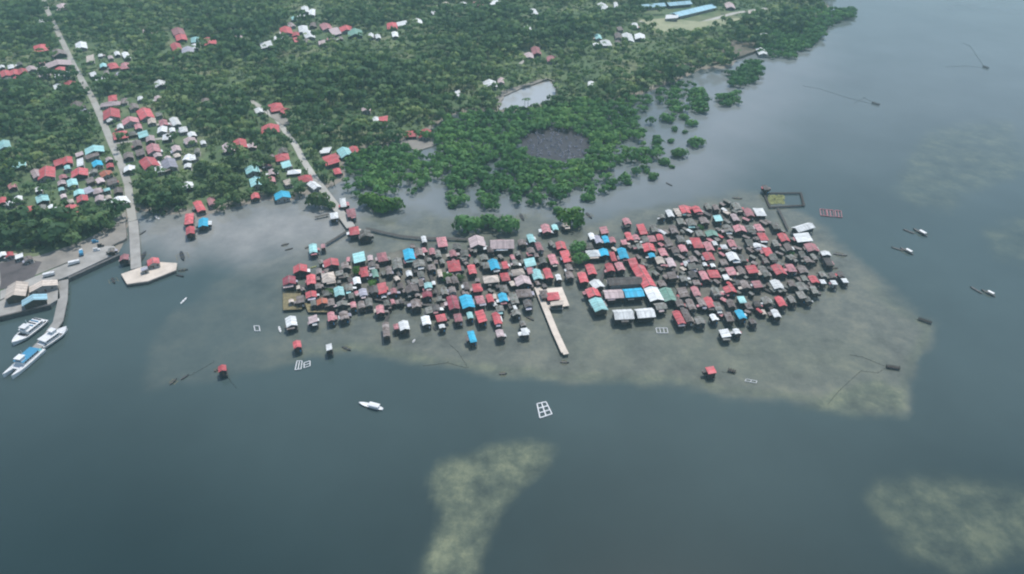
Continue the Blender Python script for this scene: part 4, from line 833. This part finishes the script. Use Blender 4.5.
def forest(name, X, Y, Z, Rr, Ht, tint0, mat, label, nq=44, qs=.56, trunk=True, palms=0.0, wide=1.0):
    Vs, Qs, Ts, Ns, off = [], [], [], [], 0
    for x, y, z, r, h, t0 in zip(X, Y, Z, Rr, Ht, tint0):
        far = y > 720; k = int(nq * (.68 if far else 1)); q_ = qs * r * (1.18 if far else 1)
        if rng.random() < palms:
            nfr = 9; a = rng.random() * 6.3 + np.arange(nfr) * 2 * math.pi / nfr + rng.normal(size=nfr) * .15; rr = 3.2
            ca, sa = np.cos(a), np.sin(a); V = np.zeros((nfr, 6, 3)); up = rng.uniform(.2, .9, nfr)
            for j, (f, w, dz) in enumerate(((.05, .3, 0), (.55, .62, 1), (1, .16, -.7))):
                V[:, 2 * j, 0] = ca * rr * f - sa * w; V[:, 2 * j, 1] = sa * rr * f + ca * w; V[:, 2 * j + 1, 0] = ca * rr * f + sa * w; V[:, 2 * j + 1, 1] = sa * rr * f - ca * w
                V[:, 2 * j, 2] = V[:, 2 * j + 1, 2] = up * (dz if dz > 0 else 0) + (dz if dz < 0 else 0)
            V = V.reshape(-1, 3) + (x, y, z + h + 2.0); b_ = np.arange(nfr)[:, None] * 6
            Q = np.concatenate([b_ + np.array([[0, 1, 3, 2]]), b_ + np.array([[2, 3, 5, 4]])]); T = np.full(len(V), min(1, t0 + .2)); top = h + 2; NN = np.tile((0, -.1, 1.0), (len(V), 1))
        else:
            nl = 3; lob = [(0, 0, 0, .75, .75, .62)] + [(.5 * math.cos(q0), .5 * math.sin(q0), rng.uniform(-.15, .2), .55, .55, .45) for q0 in rng.random() * 6.3 + np.arange(nl) * 2.1]
            C, D = crown_pts(k, lob); C *= r * np.array([wide, wide, .85]); V, Q = leaf_quads(C, D, q_, .3)
            NN = C / r + (0, 0, .25); NN /= np.linalg.norm(NN, axis=1)[:, None]; NN = np.repeat(NN * .6 + D * .4, 4, 0)
            V += (x, y, z + h - r * .35); T = np.repeat(np.clip(t0 + rng.normal(0, .08, k), 0, 1), 4); top = h - r * .4
        Vs.append(V); Qs.append(Q + off); Ts.append(T); Ns.append(NN); off += len(V)
        if trunk and not far:
            w = .22; b0 = np.array([[-w, -w, 0], [w, -w, 0], [w, w, 0], [-w, w, 0]]); TV = np.concatenate([b0 + (x, y, z - .6), b0 * .55 + (x, y, z + top)])
            Vs.append(TV); Qs.append(np.array([[0, 1, 5, 4], [1, 2, 6, 5], [2, 3, 7, 6], [3, 0, 4, 7]]) + off); Ts.append(np.zeros(8)); Ns.append(np.tile(b0 + (0, 0, .01), (2, 1))); off += 8
    me = np_mesh(name, np.concatenate(Vs), np.concatenate(Qs), np.concatenate(Ts), np.concatenate(Ns))
    return tag(link(name, me, mat), label, kind='stuff')

houses_land = np.array([(h['o'].location.x, h['o'].location.y, max(h['w'], h['l']) * .5) for h in HOUSES if not h['st']])
road_pts = []
for px, w, _ in ROADS + [([(314, 178), (351, 227)], 7, '')]:
    for a, b_ in zip(px, px[1:]):
        A, B = PG(*a), PG(*b_)
        for i in range(int((B - A).length / 3) + 1): p = A.lerp(B, i * 3 / max((B - A).length, .1)); road_pts.append((p.x, p.y, w / 2))
OBST = np.concatenate([houses_land, houses_land + np.array([0, -6.0, -1.0]), np.array(road_pts)])
CLEAR = [([(0, 262), (38, 256), (70, 246), (100, 232), (114, 220), (130, 212), (130, 260), (0, 330), (-300, 340), (-300, 290)], 0), ([(636, 17), (650, 30), (664, 36), (690, 36), (728, 27), (750, 18), (720, 15), (700, 15), (668, 14)], 0), (POND, 2), (DARKPOND, 1),
         ([(268, 108), (280, 110), (290, 124), (284, 126), (272, 118)], 0), ([(404, 138), (428, 136), (434, 146), (418, 152), (400, 146)], 0), ([(730, 44), (748, 45), (756, 50), (744, 54), (728, 58)], 0),
         ([(664, 71), (682, 67), (694, 65), (686, 70)], 0), ([(496, 100), (502, 92), (520, 87), (545, 80), (556, 83), (548, 84), (515, 93), (502, 98), (500, 108)], 0)]
def scatter(step, x0, x1, y0, y1):
    xs = np.arange(x0, x1, step); ys = np.arange(y0, y1, step); X, Y = np.meshgrid(xs, ys); X = X + rng.uniform(-.48, .48, X.shape) * step; Y = Y + rng.uniform(-.48, .48, Y.shape) * step
    return X.ravel(), Y.ravel()
def far_from(X, Y, obst, pad):
    ok = np.ones(len(X), bool)
    for ox, oy, r in obst: ok &= (X - ox) ** 2 + (Y - oy) ** 2 > (r + pad) ** 2
    return ok
X, Y = scatter(6.7, -760, 560, 385, 1230); U, V_ = proj(X, Y, 4.0)
ok = (U > -60) & (U < 1060); X, Y, U, V_ = X[ok], Y[ok], U[ok], V_[ok]
ok = sdf(U, V_, LAND) > 1.5
for p, k in CLEAR: ok &= sdf(U, V_, p) < -k
for p in MANG[:5]: ok &= sdf(U, V_, p) < 1
X, Y, U, V_ = X[ok], Y[ok], U[ok], V_[ok]
# larger gaps and thin patches as a low frequency pattern; villages have fewer trees
lf = np.sin(X * .021 + 2 * np.sin(Y * .013)) + np.sin(Y * .027 + 1.4 * np.sin(X * .017 + 1)) + .6 * np.sin(X * .06 + Y * .045)
Z = ground_h(X, Y)
settle = np.exp(-np.min((X[:, None] - houses_land[None, :, 0]) ** 2 + (Y[:, None] - houses_land[None, :, 1]) ** 2, 1) / 12 ** 2)
keep = far_from(X, Y, OBST, 2.6) & (rng.random(len(X)) > .04 + .5 * (lf > 1.1) + .42 * settle)
X, Y, Z, lf, U, V_, settle = (a[keep] for a in (X, Y, Z, lf, U, V_, settle))
Rr = (2.5 + 5.2 * rng.random(len(X)) ** 1.8) * (1 - .14 * lf) * (1 - .28 * settle); Ht = Rr * rng.uniform(1.3, 1.9, len(X)) + rng.uniform(0, 3, len(X))
patch = .5 + .5 * np.sin(X * .033 + 3 + 1.5 * np.sin(Y * .02)) * np.sin(Y * .04 + 1.2 * np.sin(X * .026))
patch2 = np.sin(X * .11 + 2.2 * np.sin(Y * .07)) * np.sin(Y * .095 + 1.8 * np.sin(X * .06))
t0 = np.clip(.06 + .5 * patch + .13 * lf + .16 * patch2 + .15 * rng.normal(size=len(X)) + .28 * ((rng.random(len(X)) < .1)), 0, 1)
t0 += .22 * np.exp(-(((U - 455) / 60) ** 2 + ((V_ - 95) / 18) ** 2)); t0 += .15 * np.exp(-(((U - 640) / 40) ** 2 + ((V_ - 60) / 14) ** 2))
forest('forest', X, Y, Z, Rr, Ht, np.clip(t0, 0, 1), L_FOREST, 'dense green inland woodland covering the coast behind the villages', palms=.17)
print('forest trees', len(X))
# small bushes under and between the trees
X, Y = scatter(6.6, -760, 560, 385, 1230); U, V_ = proj(X, Y)
ok = (U > -60) & (U < 1060) & (sdf(U, V_, LAND) > 1)
for p, k in CLEAR: ok &= sdf(U, V_, p) < -k
X, Y = X[ok], Y[ok]; keep = far_from(X, Y, OBST, 1.0) & (rng.random(len(X)) < .8); X, Y = X[keep], Y[keep]
Rr = rng.uniform(1.6, 3.0, len(X)); forest('undergrowth', X, Y, ground_h(X, Y), Rr, Rr * .8, np.clip(rng.normal(.5, .2, len(X)), 0, 1), L_FOREST, 'low green undergrowth between the trees and houses', nq=14, qs=.75, trunk=False)
# mangrove belt standing in the water
X, Y = scatter(5.6, -330, 560, 405, 1150); U, V_ = proj(X, Y, 2.8); Up, Vp = U + rng.normal(0, 1.2, len(U)), V_ + rng.normal(0, .8, len(U))
ok = np.zeros(len(X), bool); edge = np.full(len(X), -1e9)
for p in MANG: s = sdf(Up, Vp, p); ok |= s > 0; edge = np.maximum(edge, s)
for p in GAPS + [POND, DARKPOND]: ok &= sdf(Up, Vp, p) < 0
thin = ((V_ > 172) & (edge < 11)) | ((U > 600) & (U < 700) & (edge < 16))
ok &= rng.random(len(X)) > np.where(thin, .42, .05); X, Y, U, V_, edge = X[ok], Y[ok], U[ok], V_[ok], edge[ok]
Rr = 2.8 + 3.0 * rng.random(len(X)) ** 1.4; t0 = np.clip(.42 + .3 * np.sin(X * .05 + np.sin(Y * .06)) * np.sin(Y * .055) + .15 * rng.normal(size=len(X)) - .25 * (U > 700), 0, 1)
forest('mangrove_forest', X, Y, np.maximum(ground_h(X, Y), -.3), Rr, Rr * rng.uniform(.95, 1.3, len(X)) + .6, t0, L_MANG, 'dense mangrove belt standing in shallow water round the dark pond', nq=52)
print('mangroves', len(X))
# dead stumps in the drained pond
mb = MB()
for k in range(260):
    u, v = random.uniform(520, 590), random.uniform(128, 161)
    if sdf(np.array([u]), np.array([v]), DARKPOND)[0] < 2 or random.random() < .25: continue
    p = P(u, v, .2); h_ = random.uniform(.6, 2.6); q0 = Vector((p.x + random.uniform(-.6, .6), p.y + random.uniform(-.6, .6), h_)); mb.bar((p.x, p.y, -.3), q0, .34, 4, .16)
    for j in range(3): mb.bar(q0 * .6 + Vector((p.x, p.y, 0)) * .4 if False else (p.x + (q0.x - p.x) * .6, p.y + (q0.y - p.y) * .6, h_ * .6), (p.x + random.uniform(-2, 2), p.y + random.uniform(-2, 2), h_ * random.uniform(.6, 1.1)), .15, 3, .07)
tag(mb.build('dead_mangrove_wood', M_DEAD), 'grey dead mangrove stumps in the dark drained pond', kind='stuff')

# single trees one can pick out
def crown_mesh(nm, n, qs, seed, flat=.8):
    lob = [(0, 0, .1, .66, .66, .62)] + [(.48 * math.cos(a), .48 * math.sin(a), random.uniform(-.3, .12), random.uniform(.42, .62), random.uniform(.42, .62), .5) for a in [random.random() * 6.3 for _ in range(6)]]
    C, D = crown_pts(n, lob); C *= (1.12, 1.12, flat); V, Q = leaf_quads(C, D, qs, .32); return np_mesh(nm, V, Q, np.repeat(np.clip(rng.normal(.48, .16, n), 0, 1), 4), np.repeat(C / np.linalg.norm(C, axis=1)[:, None] * .5 + D * .5 + (0, 0, .15), 4, 0))
CROWN = [crown_mesh('crown', 340, .32, i) for i in range(5)]
def trunk_mesh():
    mb = MB().bar((0, 0, -.25), (0, 0, .75), .055, 6, .03)
    for a in (0.3, 2.2, 4.4): mb.bar((0, 0, .4), (.45 * math.cos(a), .45 * math.sin(a), 1.0), .03, 5, .012)
    return mb.mesh('trunk')
TRUNK = trunk_mesh()
TREES = []
def tree(u, v, rpx, mat, name, label=None, ground=0.0, zone=None, squash=1.0):
    s = scale(v); r = rpx / s; hgt = r * (.8 if name in ('mangrove_tree', 'leafy_bush') else 1.25) * squash
    p = P(u, v, ground + hgt * .8); g0 = max(gh(p.x, p.y), -.3) if ground == 0 else ground
    t = empty(name, (p.x, p.y, g0), random.random() * 6.3)
    c = link('crown', random.choice(CROWN), mat, t, (0, 0, hgt - r * .25)); c.scale = (r, r, r * squash); c.rotation_euler.z = random.random() * 6.3
    k = link('trunk', TRUNK, M_BARK, t); k.scale = (r * .9 + 1, r * .9 + 1, hgt)
    t['category'] = 'tree' if name != 'mangrove_bush' else 'bush'
    if label: t['label'] = label
    TREES.append(dict(o=t, u=u, v=v, lab=label, zone=zone, name=name)); return t
for u, v, r, lb in [(697, 141, 8.5, 'large round mangrove standing alone in the lagoon'), (680, 152, 8.5, 'round mangrove just left of the largest lone mangrove'), (665, 160, 6, 'smaller mangrove at the left of the lone pair'), (653, 175, 6, 'low dark mangrove at the lower edge of the belt'), (646, 170, 4, 'tiny mangrove left of the low dark mangrove'),
                    (672, 166, 3, 'tiny mangrove below the lone pair'), (692, 122, 6, 'mangrove above the largest lone mangrove'), (684, 116, 5, 'mangrove on the inner side of the far channel'), (666, 117, 7, 'dark mangrove left of the narrow channel'), (674, 128, 4, 'slim mangrove in the narrow channel, left one'),
                    (685, 131, 3, 'slim mangrove in the narrow channel, right one'), (672, 140, 4, 'small mangrove between channel and lone pair'), (678, 108, 5, 'mangrove at the head of the narrow channel'), (588, 196, 7, 'low mangrove at the bottom edge near the pale gap'),
                    (612, 186, 4, 'small mangrove stepping out below the belt'), (628, 182, 4, 'second small mangrove below the belt'), (452, 205, 4, 'small mangrove at the mouth of the inlet')]:
    tree(u, v, r, L_MANG, 'mangrove_tree', lb)
for u, v, r, mt, lb in [(468, 224, 13, L_MANG, 'big dark green bush left of two behind the pale halls'), (488, 221, 11, L_MANG, 'broad green bush in the middle behind the long pale hall'), (506, 222, 12, L_MANG, 'green bush at the right behind the long pale hall'),
                        (571, 216, 13, L_BUSH, 'large bright green bush in the lagoon behind the village'), (558, 209, 5, L_MANG, 'small dark bush touching the large bright bush'), (370, 199, 11, L_BUSH, 'bright green bush at the left of the lagoon trio'), (383, 203, 11, L_BUSH, 'bright green bush in the middle of the lagoon trio'),
                        (397, 203, 9, L_BUSH, 'bright green bush at the right of the lagoon trio'), (318, 199, 11, L_FOREST, 'dark green bush left of the causeway'), (329, 205, 6, L_FOREST, 'smaller dark bush close to the causeway side'), (576, 246, 9, L_MANG, 'green tree between houses behind the cream pier, upper one'),
                        (580, 258, 9, L_MANG, 'dark green tree between houses behind the cream pier, lower one'), (356, 270, 6, L_BUSH, 'small green tree among the left block roofs'), (372, 283, 5, L_BUSH, 'small bright tree beside a red roof in the left block'), (328, 292, 6, L_FOREST, 'olive tree beside the teal roof of the left block'),
                        (446, 276, 6, L_BUSH, 'green tree below the big red roof of the centre left block'), (460, 277, 5, L_FOREST, 'small tree right of the green tree in the centre left block'), (548, 260, 4, L_BUSH, 'tiny tree beside the long red roof behind the pier'),
                        (700, 227, 4, L_MANG, 'tiny tree at the back of the right block'), (790, 252, 4, L_MANG, 'tiny tree at the right end of the village')]:
    tree(u, v, r, mt, 'leafy_bush' if v < 230 else 'small_tree', lb, ground=.01 if v < 230 else .3, squash=1.2 if v < 230 else .9)
    TREES[-1]['o']['category'] = 'bush' if v < 230 else 'tree'
for i, (u, v, r) in enumerate([(4, 236, 11), (20, 232, 13), (38, 238, 11), (52, 228, 12), (66, 236, 9), (78, 226, 11), (92, 222, 10), (104, 218, 9), (12, 218, 9), (44, 218, 9), (150, 190, 10), (165, 194, 11), (180, 198, 9), (172, 184, 9), (156, 204, 8), (142, 198, 7),
                               (222, 190, 9), (238, 196, 9), (232, 180, 8), (268, 188, 8), (300, 190, 5), (208, 186, 7), (222, 172, 8), (236, 162, 9), (204, 168, 9), (268, 162, 8), (110, 226, 6), (60, 216, 7), (30, 222, 8)]):
    tree(u, v, r, L_FOREST, 'coastal_tree', zone='seaward trees left of the wharf road' if u < 128 else 'trees right of the wharf road' if u < 215 else 'shore trees left of the causeway')
zs = {}
for t in TREES:
    if not t['lab']: zs.setdefault(t['zone'], []).append(t)
for z, ts in zs.items():
    ts.sort(key=lambda t: t['u'])
    for i, t in enumerate(ts): t['o']['label'] = f'broad dark green tree, {ORD[i]} from left of the {z}'; t['o']['group'] = z
for t in TREES:
    if t['name'] in ('leafy_bush', 'mangrove_tree'): t['o']['group'] = 'bushes round the lagoon' if t['name'] == 'leafy_bush' else 'lone mangroves off the belt'

# ------------------------------------------------------------------ haze
m = bpy.data.materials.new('haze_air'); m.use_nodes = True; n = m.node_tree.nodes; n.remove(n['Principled BSDF'])
pv = n.new('ShaderNodeVolumePrincipled'); pv.inputs['Density'].default_value = .0002; pv.inputs['Color'].default_value = (.55, .88, .92, 1); pv.inputs['Anisotropy'].default_value = .1
m.node_tree.links.new(pv.outputs[0], n['Material Output'].inputs['Volume'])
tag(MB().box(-6100, 6100, -3100, 9100, -4, 270).build('haze', m), 'thin pale sea haze', kind='stuff')
